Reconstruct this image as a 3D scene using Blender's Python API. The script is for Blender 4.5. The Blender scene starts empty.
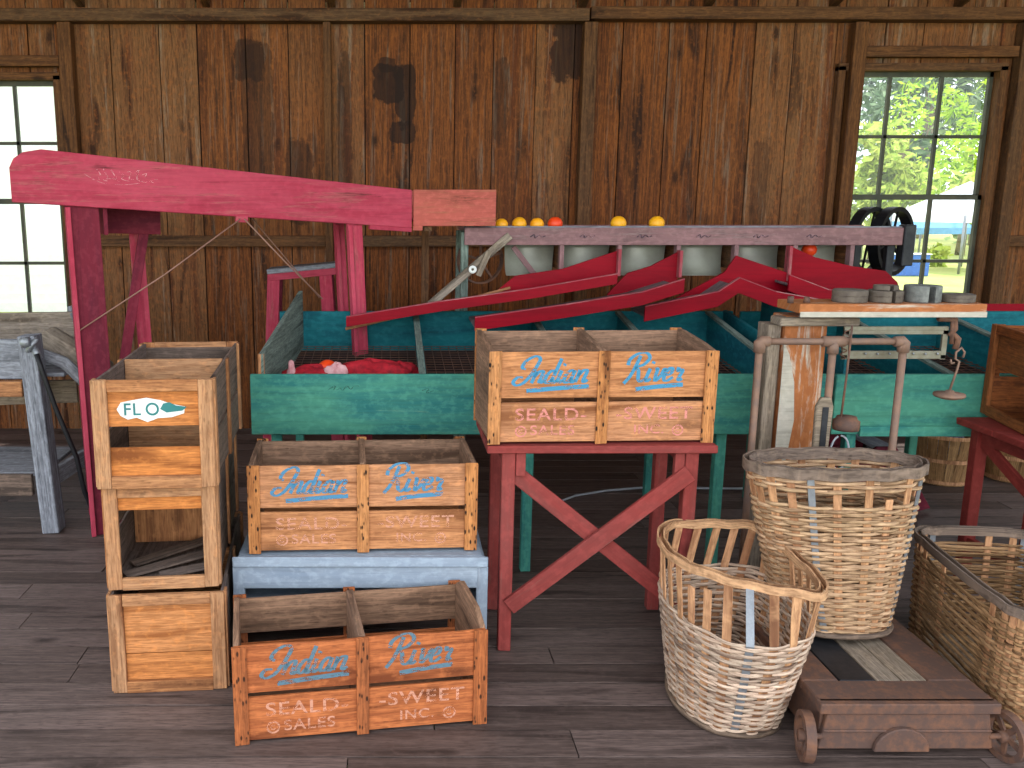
import bpy, math, random
from mathutils import Vector, Matrix
random.seed(7)
R = math.radians
S = bpy.context.scene
COL = S.collection
# ------------------------------------------------------------------ camera, light, exposure
cam_d = bpy.data.cameras.new('camera'); cam = bpy.data.objects.new('camera', cam_d); COL.objects.link(cam)
cam.location = (0, 0, 1.62); cam.rotation_euler = (math.pi / 2 - math.atan(179 / 900), 0, 0)
cam_d.sensor_width = 36; cam_d.lens = 900 / 1024 * 36; cam_d.shift_x = (512 - 388) / 1024; cam_d.clip_end = 400
S.camera = cam
S.view_settings.view_transform = 'Standard'; S.view_settings.look = 'None'
S.view_settings.gamma = 1; S.view_settings.use_curve_mapping = False
S.view_settings.exposure = 0.12
w = bpy.data.worlds.new('sky'); S.world = w; w.use_nodes = True
bg = w.node_tree.nodes['Background']
bg.inputs[0].default_value = (0.86, 0.93, 1.0, 1); bg.inputs[1].default_value = 2.4
sun_d = bpy.data.lights.new('sun', 'SUN'); sun = bpy.data.objects.new('sun', sun_d); COL.objects.link(sun)
sun_d.energy = 4.0; sun_d.angle = R(1); sun_d.color = (1, .95, .86)
sun.rotation_euler = Vector((-0.30, -0.42, -1.0)).to_track_quat('-Z', 'Y').to_euler()
fill_d = bpy.data.lights.new('open_front_fill', 'AREA'); fill_l = bpy.data.objects.new('open_front_fill', fill_d); COL.objects.link(fill_l)  # area lamp added behind the camera, tops up skylight from the open front
fill_d.shape = 'RECTANGLE'; fill_d.size = 9.0; fill_d.size_y = 3.2; fill_d.energy = 330; fill_d.color = (1, .97, .93)
fill_l.location = (0.0, -6.0, 2.2); fill_l.rotation_euler = Vector((0, 1, -0.10)).to_track_quat('-Z', 'Z').to_euler()

# ------------------------------------------------------------------ mesh builder
class MB:
    def __init__(s): s.v = []; s.f = []; s.uv = []; s.r = []; s.m = []; s.sm = []
    def add(s, vs, fs, uvs, M=None, mi=0, r=None, smooth=False):
        b = len(s.v); r = random.random() if r is None else r
        for p in vs:
            p = Vector(p)
            if M is not None: p = M @ p
            s.v.append(tuple(p))
        for f, u in zip(fs, uvs):
            s.f.append([b + i for i in f]); s.uv.append(u); s.r.append(r); s.m.append(mi); s.sm.append(smooth)
        return s
    def box(s, x0, x1, y0, y1, z0, z1, M=None, mi=0, r=None, jig=0.0):
        P = [[x, y, z] for x in (x0, x1) for y in (y0, y1) for z in (z0, z1)]
        if jig:
            for p in P:
                for k in range(3): p[k] += random.uniform(-jig, jig)
        F = [(0, 1, 3, 2), (4, 6, 7, 5), (0, 4, 5, 1), (2, 3, 7, 6), (0, 2, 6, 4), (1, 5, 7, 3)]
        d = [abs(x1 - x0), abs(y1 - y0), abs(z1 - z0)]; L = d.index(max(d)); o = [k for k in range(3) if k != L]
        ou, ov = random.uniform(0, 40), random.uniform(0, 40)
        U = [[(P[i][L] + ou, P[i][o[0]] + P[i][o[1]] + ov) for i in f] for f in F]
        return s.add(P, F, U, M, mi, r)
    def bar(s, p0, p1, wd, th, side=(0, 1, 0), mi=0, r=None, jig=0.0):
        p0 = Vector(p0); p1 = Vector(p1); a = (p1 - p0); L = a.length; a.normalize()
        c = Vector(side); c = (c - a * c.dot(a)).normalized(); e = a.cross(c)
        M = Matrix(((a.x, c.x, e.x, p0.x), (a.y, c.y, e.y, p0.y), (a.z, c.z, e.z, p0.z), (0, 0, 0, 1)))
        return s.box(0, L, -th / 2, th / 2, -wd / 2, wd / 2, M, mi, r, jig)
    def prism(s, pts, d0, d1, M=None, mi=0, r=None):      # outline in XZ, thickness along Y
        n = len(pts); ou, ov = random.uniform(0, 40), random.uniform(0, 40)
        V = [(x, d0, z) for x, z in pts] + [(x, d1, z) for x, z in pts]
        F = [list(range(n)), list(range(2 * n - 1, n - 1, -1))]
        for i in range(n): j = (i + 1) % n; F.append([j, i, n + i, n + j])
        U = [[(V[i][0] + ou, V[i][2] + V[i][1] + ov) for i in f] for f in F]
        return s.add(V, F, U, M, mi, r)
    def tube(s, pts, rad, n=8, closed=False, M=None, mi=0, r=None, cap=True, flat=1.0):
        P = [Vector(p) for p in pts]; N = len(P); V = []; D = [0]
        t0 = ((P[1] - P[0]) if not closed else (P[1] - P[-1])).normalized()
        up = Vector((0, 0, 1)) if abs(t0.z) < .9 else Vector((1, 0, 0))
        nn = (up - t0 * up.dot(t0)).normalized()
        for i in range(N):
            if closed: t = (P[(i + 1) % N] - P[i - 1]).normalized()
            else: t = (P[min(i + 1, N - 1)] - P[max(i - 1, 0)]).normalized()
            nn = (nn - t * nn.dot(t)).normalized(); bb = t.cross(nn)
            rr = rad[i] if isinstance(rad, (list, tuple)) else rad
            for k in range(n):
                a = 2 * math.pi * k / n; V.append(P[i] + nn * math.cos(a) * rr + bb * math.sin(a) * rr * flat)
            if i: D.append(D[-1] + (P[i] - P[i - 1]).length)
        F = []; U = []; ou = random.uniform(0, 40)
        for i in range(N if closed else N - 1):
            j = (i + 1) % N
            for k in range(n):
                l = (k + 1) % n; F.append([i * n + k, i * n + l, j * n + l, j * n + k])
                d1 = D[j] if j else D[-1] + .01
                U.append([(D[i] + ou, k * .01), (D[i] + ou, k * .01 + .01), (d1 + ou, k * .01 + .01), (d1 + ou, k * .01)])
        if not closed and cap:
            F.append(list(range(n - 1, -1, -1))); U.append([(0, 0)] * n)
            F.append(list(range((N - 1) * n, N * n))); U.append([(0, 0)] * n)
        return s.add(V, F, U, M, mi, r, True)
    def lathe(s, prof, n=24, M=None, mi=0, r=None, smooth=True):
        V = []; F = []; U = []
        for (rr, z) in prof:
            for k in range(n): a = 2 * math.pi * k / n; V.append((rr * math.cos(a), rr * math.sin(a), z))
        for i in range(len(prof) - 1):
            for k in range(n):
                l = (k + 1) % n; F.append([i * n + k, i * n + l, (i + 1) * n + l, (i + 1) * n + k])
                U.append([(prof[i][1], k * .03), (prof[i][1], k * .03 + .03), (prof[i + 1][1], k * .03 + .03), (prof[i + 1][1], k * .03)])
        return s.add(V, F, U, M, mi, r, smooth)
    def build(s, name, mats, parent=None, bevel=0.0, label=None):
        me = bpy.data.meshes.new(name); me.from_pydata(s.v, [], s.f)
        uv = me.uv_layers.new(name='UVMap'); k = 0; flat = []
        for u in s.uv:
            for a in u: flat += [a[0], a[1]]
        uv.data.foreach_set('uv', flat)
        at = me.attributes.new('rnd', 'FLOAT', 'FACE'); at.data.foreach_set('value', s.r)
        if not isinstance(mats, (list, tuple)): mats = [mats]
        for m in mats: me.materials.append(m)
        me.polygons.foreach_set('material_index', s.m); me.polygons.foreach_set('use_smooth', s.sm)
        me.update()
        o = bpy.data.objects.new(name, me); COL.objects.link(o)
        if parent is not None: o.parent = parent
        if bevel:
            b = o.modifiers.new('edge', 'BEVEL'); b.width = bevel; b.segments = 1; b.limit_method = 'ANGLE'; b.angle_limit = R(40)
        if label: o['label'] = label
        return o
def thing(name, label, cat, loc=(0, 0, 0), rz=0, group=None, rot=None):
    o = bpy.data.objects.new(name, None); COL.objects.link(o); o.empty_display_size = .05
    o.location = loc; o.rotation_euler = rot if rot else (0, 0, rz)
    o['label'] = label; o['category'] = cat
    if group: o['group'] = group
    return o
def tag(o, label, cat, group=None, kind=None):
    o['label'] = label; o['category'] = cat
    if group: o['group'] = group
    if kind: o['kind'] = kind
    return o
def struct(o): o['kind'] = 'structure'; return o
def copy_tree(o, parent=None):
    c = o.copy(); COL.objects.link(c)
    if parent is not None: c.parent = parent
    for ch in list(o.children): copy_tree(ch, c)
    return c
def MT(x, y, z, rx=0, ry=0, rz=0):
    return Matrix.Translation((x, y, z)) @ Matrix.Rotation(rz, 4, 'Z') @ Matrix.Rotation(ry, 4, 'Y') @ Matrix.Rotation(rx, 4, 'X')

# ------------------------------------------------------------------ materials
def sr(r, g, b): return tuple(((c / 255) / 12.92 if c / 255 <= .04045 else ((c / 255 + .055) / 1.055) ** 2.4) for c in (r, g, b)) + (1,)
class NT:
    def __init__(s, name):
        s.mat = bpy.data.materials.new(name); s.mat.use_nodes = True; s.t = s.mat.node_tree
        s.b = s.t.nodes['Principled BSDF']; s.out = s.t.nodes['Material Output']
    def n(s, ty, **k):
        o = s.t.nodes.new(ty)
        for a, v in k.items():
            if hasattr(o, a): setattr(o, a, v)
            else: o.inputs[a].default_value = v
        return o
    def l(s, a, b): s.t.links.new(a, b)
    def mix(s, fac, a, b, mode='MIX'):
        m = s.t.nodes.new('ShaderNodeMix'); m.data_type = 'RGBA'; m.blend_type = mode
        for i, v in ((0, fac), (6, a), (7, b)):
            if hasattr(v, 'type') and hasattr(v, 'is_linked'): s.l(v, m.inputs[i])
            else: m.inputs[i].default_value = v
        return m.outputs[2]
    def ramp(s, fac, p0, p1, c0=(0, 0, 0, 1), c1=(1, 1, 1, 1)):
        if p0 > p1: p0, p1, c0, c1 = p1, p0, c1, c0
        r = s.t.nodes.new('ShaderNodeValToRGB'); r.color_ramp.elements[0].position = p0; r.color_ramp.elements[1].position = p1
        r.color_ramp.elements[0].color = c0; r.color_ramp.elements[1].color = c1; s.l(fac, r.inputs[0]); return r.outputs[0]
    def noise(s, vec, scale=5, detail=4, rough=.6, sc=None, dist=0):
        if sc is not None:
            mp = s.t.nodes.new('ShaderNodeMapping'); mp.inputs['Scale'].default_value = sc; s.l(vec, mp.inputs[0]); vec = mp.outputs[0]
        n = s.t.nodes.new('ShaderNodeTexNoise'); n.inputs['Scale'].default_value = scale; n.inputs['Detail'].default_value = detail
        n.inputs['Roughness'].default_value = rough; n.inputs['Distortion'].default_value = dist; s.l(vec, n.inputs['Vector']); return n.outputs[0]
    def m(s, op, a, b):
        x = s.t.nodes.new('ShaderNodeMath'); x.operation = op
        for i, v in enumerate((a, b)):
            if hasattr(v, 'is_linked'): s.l(v, x.inputs[i])
            else: x.inputs[i].default_value = v
        return x.outputs[0]
    def bump(s, h, st, dist=.004):
        b = s.t.nodes.new('ShaderNodeBump'); b.inputs['Strength'].default_value = st; b.inputs['Distance'].default_value = dist
        s.l(h, b.inputs['Height']); s.l(b.outputs[0], s.b.inputs['Normal'])
def wood(name, c0, c1, c2=None, var=.35, specks=0, paint=None, pamt=.5, paint2=None, rough=.75, grain=1.0, streak=None, streak2=None, stains=None, spec=.25, knots=True, bump=.35, mott=.55):
    """c0 dark grain, c1 main, c2 second board tone; paint over it worn along the grain"""
    t = NT(name); uv = t.n('ShaderNodeTexCoord').outputs['UV']; oi = t.n('ShaderNodeObjectInfo').outputs['Random']
    at = t.t.nodes.new('ShaderNodeAttribute'); at.attribute_name = 'rnd'; rnd = at.outputs['Fac']
    off = t.t.nodes.new('ShaderNodeVectorMath'); off.operation = 'ADD'; t.l(uv, off.inputs[0])
    cb = t.n('ShaderNodeCombineXYZ'); t.l(t.m('MULTIPLY', oi, 37), cb.inputs[0]); t.l(t.m('MULTIPLY', oi, 91), cb.inputs[1]); t.l(cb.outputs[0], off.inputs[1])
    v = off.outputs[0]
    g1 = t.noise(v, 1, 6, .65, (2.2 * grain, 60 * grain, 1), .6)
    g2 = t.noise(v, 1, 3, .5, (1.2, 12, 1), 1.2)
    g3 = t.noise(v, 1, 4, .7, (1.1, 3, 1), .4)
    base = t.mix(t.ramp(g1, .32, .62), c0, c1)
    tone = t.m('ADD', t.m('MULTIPLY', rnd, .7), t.m('MULTIPLY', g3, .6))
    if c2: base = t.mix(t.ramp(tone, .35, .95), base, t.mix(t.ramp(g1, .3, .6), tuple(a * .55 for a in c2[:3]) + (1,), c2))
    base = t.mix(t.ramp(g2, .45, .30), base, tuple(a * .55 for a in c0[:3]) + (1,))
    if streak: base = t.mix(t.m('MULTIPLY', t.ramp(t.noise(v, 1, 4, .6, (.55, 9, 1), .5), .52, .68), .75), base, streak)
    if streak2: base = t.mix(t.m('MULTIPLY', t.ramp(t.noise(v, 1, 4, .65, (.9, 22, 1), .8), .56, .66), .6), base, streak2)
    if knots:
        vo = t.t.nodes.new('ShaderNodeTexVoronoi'); vo.inputs['Scale'].default_value = 1
        mp = t.n('ShaderNodeMapping'); mp.inputs['Scale'].default_value = (2.0, 4.5, 1); t.l(v, mp.inputs[0]); t.l(mp.outputs[0], vo.inputs['Vector'])
        base = t.mix(t.m('MULTIPLY', t.ramp(vo.outputs['Distance'], .14, .05), .85), base, tuple(a * .3 for a in c0[:3]) + (1,))
    g4 = t.noise(v, 1, 3, .6, (16, 190, 1)); g5 = t.noise(v, 1, 3, .6, (26, 34, 1))
    base = t.mix(t.m('MULTIPLY', t.ramp(g4, .56, .36), mott), base, tuple(a * .5 for a in c0[:3]) + (1,))
    base = t.mix(t.m('MULTIPLY', t.ramp(g5, .52, .7), mott * .5), base, tuple(min(1, a * 1.35) for a in c1[:3]) + (1,))
    if specks:
        vo = t.t.nodes.new('ShaderNodeTexVoronoi'); vo.inputs['Scale'].default_value = 1
        mp = t.n('ShaderNodeMapping'); mp.inputs['Scale'].default_value = (30, 75, 1); t.l(v, mp.inputs[0]); t.l(mp.outputs[0], vo.inputs['Vector'])
        sp = t.m('MULTIPLY', t.ramp(vo.outputs['Distance'], .34, .2), t.ramp(t.noise(v, 16, 2), .5 if specks < .85 else .40, .62 if specks < .85 else .5))
        base = t.mix(t.m('MULTIPLY', sp, specks), base, sr(30, 18, 12))
    if paint:
        wear = t.m('ADD', t.m('MULTIPLY', g1, .55), t.m('MULTIPLY', t.noise(v, 1, 5, .7, (3, 11, 1), .8), .6))
        pc = paint
        if paint2: pc = t.mix(t.ramp(t.noise(v, 1, 5, .65, (1.4, 7, 1), 1), .38, .66), paint, paint2)
        pc = t.mix(t.m('MULTIPLY', t.ramp(g1, .5, .3), .45), pc, tuple(a * .45 for a in paint[:3]) + (1,))
        pc = t.mix(t.m('MULTIPLY', t.ramp(g5, .48, .62), mott * .45), pc, tuple(min(1, a * 1.5 + .02) for a in paint[:3]) + (1,))
        base = t.mix(t.ramp(wear, pamt, pamt + .1), pc, base)
    if stains:
        ob = t.n('ShaderNodeTexCoord').outputs['Object']; wob = t.noise(ob, 9, 4)
        sx = t.n('ShaderNodeSeparateXYZ'); t.l(ob, sx.inputs[0])
        for (x, z, rx, rz, am) in stains:
            dx = t.m('POWER', t.m('ABSOLUTE', t.m('DIVIDE', t.m('SUBTRACT', sx.outputs[0], x), rx), 0), 4)
            dz = t.m('POWER', t.m('ABSOLUTE', t.m('DIVIDE', t.m('SUBTRACT', sx.outputs[2], z), rz), 0), 4)
            d = t.m('ADD', t.m('ADD', dx, dz), t.m('MULTIPLY', t.m('SUBTRACT', wob, .5), 3))
            base = t.mix(t.m('MULTIPLY', t.ramp(t.m('MULTIPLY', d, .5), .55, .4), am), base, sr(38, 20, 12))
    hv = t.n('ShaderNodeHueSaturation'); val = t.m('ADD', t.m('MULTIPLY', t.m('SUBTRACT', rnd, .5), var), 1.0)
    t.l(val, hv.inputs['Value']); t.l(base, hv.inputs['Color']); t.l(hv.outputs[0], t.b.inputs['Base Color'])
    t.b.inputs['Roughness'].default_value = rough; t.b.inputs['Specular IOR Level'].default_value = spec
    t.bump(g1, bump); return t.mat
def metal(name, c, c2, rough=.55, met=.6, scale=25, th=(.4, .65), bump=.3):
    t = NT(name); ob = t.n('ShaderNodeTexCoord').outputs['Object']; n = t.noise(ob, scale, 6, .65); n2 = t.noise(ob, scale * .2, 3)
    c_ = t.mix(t.ramp(t.m('ADD', t.m('MULTIPLY', n, .6), t.m('MULTIPLY', n2, .4)), *th), c, c2)
    t.l(c_, t.b.inputs['Base Color']); t.b.inputs['Roughness'].default_value = rough; t.b.inputs['Metallic'].default_value = met
    t.bump(n, bump, .002); return t.mat
def plain(name, c, rough=.6, c2=None, scale=8, emit=0, spec=.3, bump=0):
    t = NT(name); t.b.inputs['Base Color'].default_value = c; t.b.inputs['Roughness'].default_value = rough; t.b.inputs['Specular IOR Level'].default_value = spec
    ob = t.n('ShaderNodeTexCoord').outputs['Object']; n = t.noise(ob, scale, 5)
    t.l(t.mix(t.ramp(n, .35, .7), c, c2 if c2 else tuple(a * .8 for a in c[:3]) + (1,)), t.b.inputs['Base Color'])
    if bump: t.bump(n, bump)
    return t.mat
def paintmark(name, c, lo=.40, hi=.55, scale=60, op=1.0):
    t = NT(name); t.b.inputs['Base Color'].default_value = c; t.b.inputs['Roughness'].default_value = .8
    ob = t.n('ShaderNodeTexCoord').outputs['Object']; oi = t.n('ShaderNodeObjectInfo').outputs['Random']
    va = t.t.nodes.new('ShaderNodeVectorMath'); va.operation = 'ADD'; t.l(ob, va.inputs[0]); t.l(oi, va.inputs[1])
    n = t.noise(va.outputs[0], scale, 4, .7, (.5, 1, 1.6))
    t.l(t.m('MULTIPLY', t.ramp(n, lo, hi), op), t.b.inputs['Alpha']); return t.mat

M_WALL = wood('old_wall_planks', sr(70, 36, 16), sr(156, 88, 36), sr(124, 84, 52), var=.5, specks=.25, streak=sr(96, 46, 20), streak2=sr(138, 118, 100), bump=.5,
              stains=[(.00, 2.44, .11, .13, .85), (.12, 2.36, .07, .22, .85), (.10, 2.12, .09, .08, .8), (.0, 2.56, .06, .05, .7), (1.25, 2.64, .14, .19, .85), (-.95, 2.60, .10, .15, .7), (-.90, 2.2, .11, .55, .5), (-.62, 1.78, .10, .30, .6), (-.30, 2.0, .05, .6, .5), (.78, 2.3, .05, .3, .5), (2.6, 1.7, .06, .4, .4)])
M_FRAMEW = wood('old_framing_timber', sr(72, 42, 22), sr(126, 80, 42), sr(96, 70, 48), var=.3, specks=.2)
M_FLOOR = wood('weathered_floor_boards', sr(70, 57, 53), sr(104, 87, 81), sr(116, 99, 94), var=.3, specks=.3, rough=.62, spec=.4, knots=True)
M_CRATE = wood('crate_pine', sr(160, 98, 58), sr(206, 142, 92), sr(190, 134, 96), var=.22, specks=.12, grain=.8)
M_CRATE_IN = wood('crate_pine_grey', sr(112, 84, 66), sr(172, 132, 104), sr(144, 114, 94), var=.3, specks=.3)
M_CLEAT = wood('crate_cleat', sr(150, 90, 48), sr(208, 140, 82), sr(188, 130, 82), var=.25, specks=1.0)
M_CRATE_OR = wood('crate_pine_orange', sr(150, 78, 42), sr(202, 120, 70), sr(184, 104, 60), var=.22, specks=.3, grain=.8)
M_CLEAT_OR = wood('crate_cleat_orange', sr(130, 70, 38), sr(188, 108, 60), sr(164, 98, 60), var=.25, specks=.9)
M_FIELD = wood('field_crate_wood', sr(142, 88, 54), sr(196, 136, 88), sr(176, 132, 96), var=.3, specks=.35)
M_FIELD_OR = wood('field_crate_panel', sr(172, 98, 46), sr(220, 140, 72), sr(202, 136, 84), var=.2, specks=.1)
M_FIELD_IN = wood('field_crate_grey', sr(82, 68, 60), sr(134, 112, 98), sr(112, 98, 92), var=.3, specks=.3)
M_FIELD_DK = wood('dark_varnished_crate', sr(84, 40, 18), sr(158, 88, 40), sr(140, 84, 44), var=.3, specks=.3)
M_REDSTAND = wood('worn_red_stand_paint', sr(86, 44, 40), sr(128, 84, 76), paint=sr(140, 56, 52), pamt=.66, paint2=sr(124, 60, 56), var=.2, knots=False, bump=.25)
M_REDSTAND_SHADE = wood('shaded_red_stand_paint', sr(86, 40, 34), sr(128, 70, 60), paint=sr(128, 44, 38), pamt=.70, paint2=sr(108, 38, 34), var=.2, knots=False, bump=.25)  # darker version of the red stand paint, its shade mixed into the colour
M_PINK = wood('faded_crimson_paint', sr(110, 30, 40), sr(180, 90, 96), paint=sr(166, 50, 72), pamt=.60, paint2=sr(184, 72, 92), var=.12, knots=True, bump=.2)
M_MAROON = wood('maroon_leg_paint', sr(84, 22, 38), sr(120, 46, 58), paint=sr(112, 28, 46), pamt=.68, paint2=sr(90, 24, 42), var=.2, knots=False, bump=.2)
M_SALMON = wood('faded_salmon_paint', sr(132, 66, 54), sr(178, 104, 84), paint=sr(178, 88, 78), pamt=.56, paint2=sr(164, 84, 74), var=.1, bump=.3)
M_RED = wood('glossy_red_tray_paint', sr(90, 4, 16), sr(120, 10, 26), paint=sr(140, 2, 26), pamt=.74, paint2=sr(120, 2, 22), var=.1, knots=False, rough=.5, spec=.12, bump=.05, mott=.06)
M_REDEDGE = wood('worn_tray_edge', sr(120, 60, 66), sr(176, 120, 120), paint=sr(150, 60, 70), pamt=.55, var=.1, knots=False)
M_TRAYFL = wood('tray_floor_grey', sr(84, 74, 76), sr(128, 114, 116), paint=sr(120, 70, 80), pamt=.40, var=.1, knots=False)
M_GREEN = wood('worn_green_paint', sr(28, 74, 70), sr(104, 150, 128), paint=sr(76, 146, 124), pamt=.66, paint2=sr(36, 110, 112), var=.15, knots=True, bump=.3)
M_GREENIN = wood('inner_teal_paint', sr(14, 58, 66), sr(40, 96, 100), paint=sr(14, 106, 114), pamt=.68, paint2=sr(8, 78, 92), var=.2, knots=False)
M_GREENGY = wood('grey_green_board', sr(74, 84, 78), sr(130, 144, 134), sr(112, 130, 122), var=.2, specks=.2)
M_GREY = wood('grey_painted_wood', sr(92, 94, 102), sr(158, 162, 172), sr(134, 134, 140), var=.25, specks=.2)
M_BLUE = wood('pale_blue_painted_wood', sr(110, 122, 138), sr(150, 160, 172), paint=sr(150, 162, 176), pamt=.64, paint2=sr(128, 142, 160), var=.1, knots=False, bump=.2)
M_MAUVE = wood('mauve_grey_board', sr(84, 66, 66), sr(138, 112, 112), paint=sr(142, 106, 108), pamt=.60, paint2=sr(112, 84, 86), var=.1, knots=False)
M_SCALEOR = wood('orange_scale_paint', sr(180, 172, 158), sr(206, 196, 182), paint=sr(176, 110, 64), pamt=.60, paint2=sr(158, 94, 54), var=.1, grain=.6, knots=False)
M_SCALEWH = wood('white_scale_paint', sr(130, 120, 108), sr(170, 160, 146), paint=sr(178, 172, 160), pamt=.66, var=.1, knots=False)
M_DRIFT = wood('grey_drift_wood', sr(108, 94, 80), sr(162, 144, 122), sr(144, 132, 120), var=.3, specks=.3)
M_WICK = wood('basket_cane', sr(120, 82, 54), sr(214, 178, 138), sr(190, 156, 124), var=.55, specks=.2, knots=False, grain=1.5)
M_WICKP = wood('bleached_basket_cane', sr(146, 114, 96), sr(232, 208, 184), sr(206, 178, 156), var=.5, specks=.2, knots=False, grain=1.5)
M_WICKD = wood('brown_basket_cane', sr(96, 64, 40), sr(188, 148, 104), sr(160, 126, 92), var=.55, specks=.2, knots=False, grain=1.5)
M_STAKE = wood('basket_splint', sr(150, 98, 66), sr(220, 170, 124), sr(196, 146, 108), var=.35, specks=.1, knots=False)
M_BARKRIM = wood('grey_rim_band', sr(84, 68, 58), sr(148, 124, 104), sr(120, 106, 98), var=.3, specks=.5, knots=False)
M_PALERIM = wood('pale_hoop_band', sr(150, 104, 72), sr(222, 178, 134), sr(206, 160, 120), var=.2, specks=.3, knots=False)
M_BUSHEL = wood('bushel_veneer', sr(120, 84, 52), sr(182, 140, 94), sr(164, 128, 88), var=.3, knots=False)
M_IRON = metal('rusty_iron', sr(92, 70, 62), sr(136, 92, 66), .75, .25, 30, (.45, .7))
M_IRONDK = metal('dark_machine_iron', sr(34, 36, 42), sr(58, 58, 62), .5, .5)
M_PIPE = metal('rusty_pipe', sr(120, 98, 88), sr(146, 112, 92), .7, .25, 30)
M_GALV = metal('dull_galvanised_sheet', sr(164, 166, 152), sr(138, 138, 128), .4, .1, 6)
M_TIN = metal('galvanised_tag', sr(150, 154, 160), sr(120, 124, 130), .5, .6, 40)
M_BRASS = metal('tarnished_beam_metal', sr(132, 130, 118), sr(112, 104, 88), .45, .5, 30)
M_DISC = metal('old_iron_weight', sr(112, 102, 92), sr(84, 74, 68), .7, .3, 35)
M_ZINC = metal('grey_zinc_weight', sr(128, 130, 128), sr(84, 86, 86), .6, .4, 60)
M_RUBBER = plain('black_rubber', sr(22, 22, 26), .5)
M_BLUEINK = paintmark('faded_blue_lettering', sr(62, 136, 174), .33, .46, 70, .93)
M_BLUEINKW = paintmark('worn_blue_lettering', sr(72, 138, 176), .35, .49, 60, .85)
M_BLUEINKF = paintmark('grey_blue_lettering', sr(88, 122, 138), .34, .50, 60, .85)
M_PINKINK = paintmark('faded_pink_lettering', sr(216, 138, 126), .30, .52, 50, .85)
M_PINKINKW = paintmark('worn_pale_lettering', sr(222, 160, 132), .34, .56, 50, .75)
M_DARKINK = paintmark('dark_scribble', sr(30, 60, 60), .35, .6, 60, .6)
M_CHALK = paintmark('chalk_marks', sr(236, 168, 176), .42, .6, 50, .7)
M_LABELW = plain('white_paper_label', sr(226, 228, 226), .7)
M_LABELG = plain('teal_label_print', sr(52, 122, 122), .7)
M_ORANGE = plain('orange_peel', sr(242, 158, 20), .45, sr(250, 176, 30), 20, spec=.5, bump=.15)
M_GRAPE = plain('yellow_peel', sr(244, 176, 30), .45, sr(240, 164, 22), 20, spec=.5, bump=.15)
M_REDOR = plain('red_orange_peel', sr(236, 74, 24), .45, sr(226, 60, 20), 20, spec=.5, bump=.15)
M_BAGR = plain('red_mesh_bag', sr(170, 26, 40), .8, sr(120, 16, 30), 40, bump=.5)
M_BAGP = plain('pale_pink_bag', sr(214, 168, 170), .8, sr(180, 110, 116), 20)
M_WIRE = plain('brown_wire', sr(150, 112, 98), .6)
M_CORD = plain('white_cord', sr(170, 174, 182), .6)

# ------------------------------------------------------------------ setting
WY = 6.46                                    # inner face of the back wall
def LX(x, z): return x
WL = (-3.19, -2.27, .77, 2.455); WR = (3.10, 4.17, .77, 2.515)
def wall_board(m, x0, x1, z0, z1, y=WY):
    t = .022; yj = random.uniform(-.004, .006)
    P = [(LX(x, z), yy, z) for x in (x0, x1) for yy in (y + yj, y + yj + t) for z in (z0, z1)]
    F = [(0, 1, 3, 2), (4, 6, 7, 5), (0, 4, 5, 1), (2, 3, 7, 6), (0, 2, 6, 4), (1, 5, 7, 3)]
    ou, ov = random.uniform(0, 40), random.uniform(0, 40)
    m.add(P, F, [[(P[i][2] + ou, P[i][0] + P[i][1] + ov) for i in f] for f in F])
m = MB()
edges = [-4.2]
x = -4.2
while x < 5.6:
    x += random.choice((.26, .29, .30, .31, .33)); edges.append(x)
for a, b in zip(edges[:-1], edges[1:]):
    cuts = sorted({a, b} | {e for e in (WL[0], WL[1], WR[0], WR[1]) if a < e < b})
    for c, d in zip(cuts[:-1], cuts[1:]):
        mid = (c + d) / 2; g = random.uniform(.002, .005)
        win = WL if WL[0] < mid < WL[1] else WR if WR[0] < mid < WR[1] else None
        if win:
            wall_board(m, c + g, d - g, 0, win[2]); wall_board(m, c + g, d - g, win[3], 3.10)
        elif c + .03 < 1.60 < d - .04:      # the split plank that lets daylight through
            wall_board(m, c + g, 1.595, 0, 3.10); wall_board(m, 1.5945, d - g, 0, 1.97); wall_board(m, 1.5945, d - g, 2.66, 3.10); wall_board(m, 1.606, d - g, 1.97, 2.66)
            for za, zb, xx in ((1.97, 1.99, 1.60), (2.02, 2.03, 1.607), (2.06, 2.14, 1.607), (2.19, 2.30, 1.607), (2.34, 2.38, 1.607), (2.52, 2.56, 1.60), (2.56, 2.66, 1.602)): wall_board(m, 1.594, xx, za, zb)
        else: wall_board(m, c + g, d - g, 0, 3.10)
struct(m.build('wall_back', M_WALL))
# tar paper / batten strips behind the joints keep the wall light-tight except the split plank
m = MB()
for e in edges[1:-1]:
    pass
    if WL[0] - .06 < e < WL[1] + .06:
        for z0, z1 in ((0, WL[2] - .02), (WL[3] + .02, 3.10)): m.bar((LX(e, z0), WY + .035, z0), (LX(e, z1), WY + .035, z1), .06, .012, (0, 1, 0))
    elif WR[0] - .06 < e < WR[1] + .06:
        for z0, z1 in ((0, WR[2] - .02), (WR[3] + .02, 3.10)): m.bar((LX(e, z0), WY + .035, z0), (LX(e, z1), WY + .035, z1), .06, .012, (0, 1, 0))
    else: m.bar((LX(e, 0), WY + .035, 0), (LX(e, 3.10), WY + .035, 3.10), .06, .012, (0, 1, 0))
struct(m.build('trim_1', wood('dark_batten', sr(34, 22, 16), sr(56, 36, 24))))
def frame_member(nm, pts, wd, th, yc):
    m = MB(); m.bar(pts[0], pts[1], wd, th, (0, 1, 0)); return struct(m.build(nm, M_FRAMEW, bevel=.003))
y1 = WY - .045
k = 2
for xx in (-2.17, -.41, 1.36, 3.17, 4.30):
    frame_member('trim_%d' % k, ((LX(xx, 0), y1 - .012, 0), (LX(xx, 2.82), y1 - .012, 2.82)), .09 if xx != -.41 else .05, .09, 0); k += 1
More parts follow.
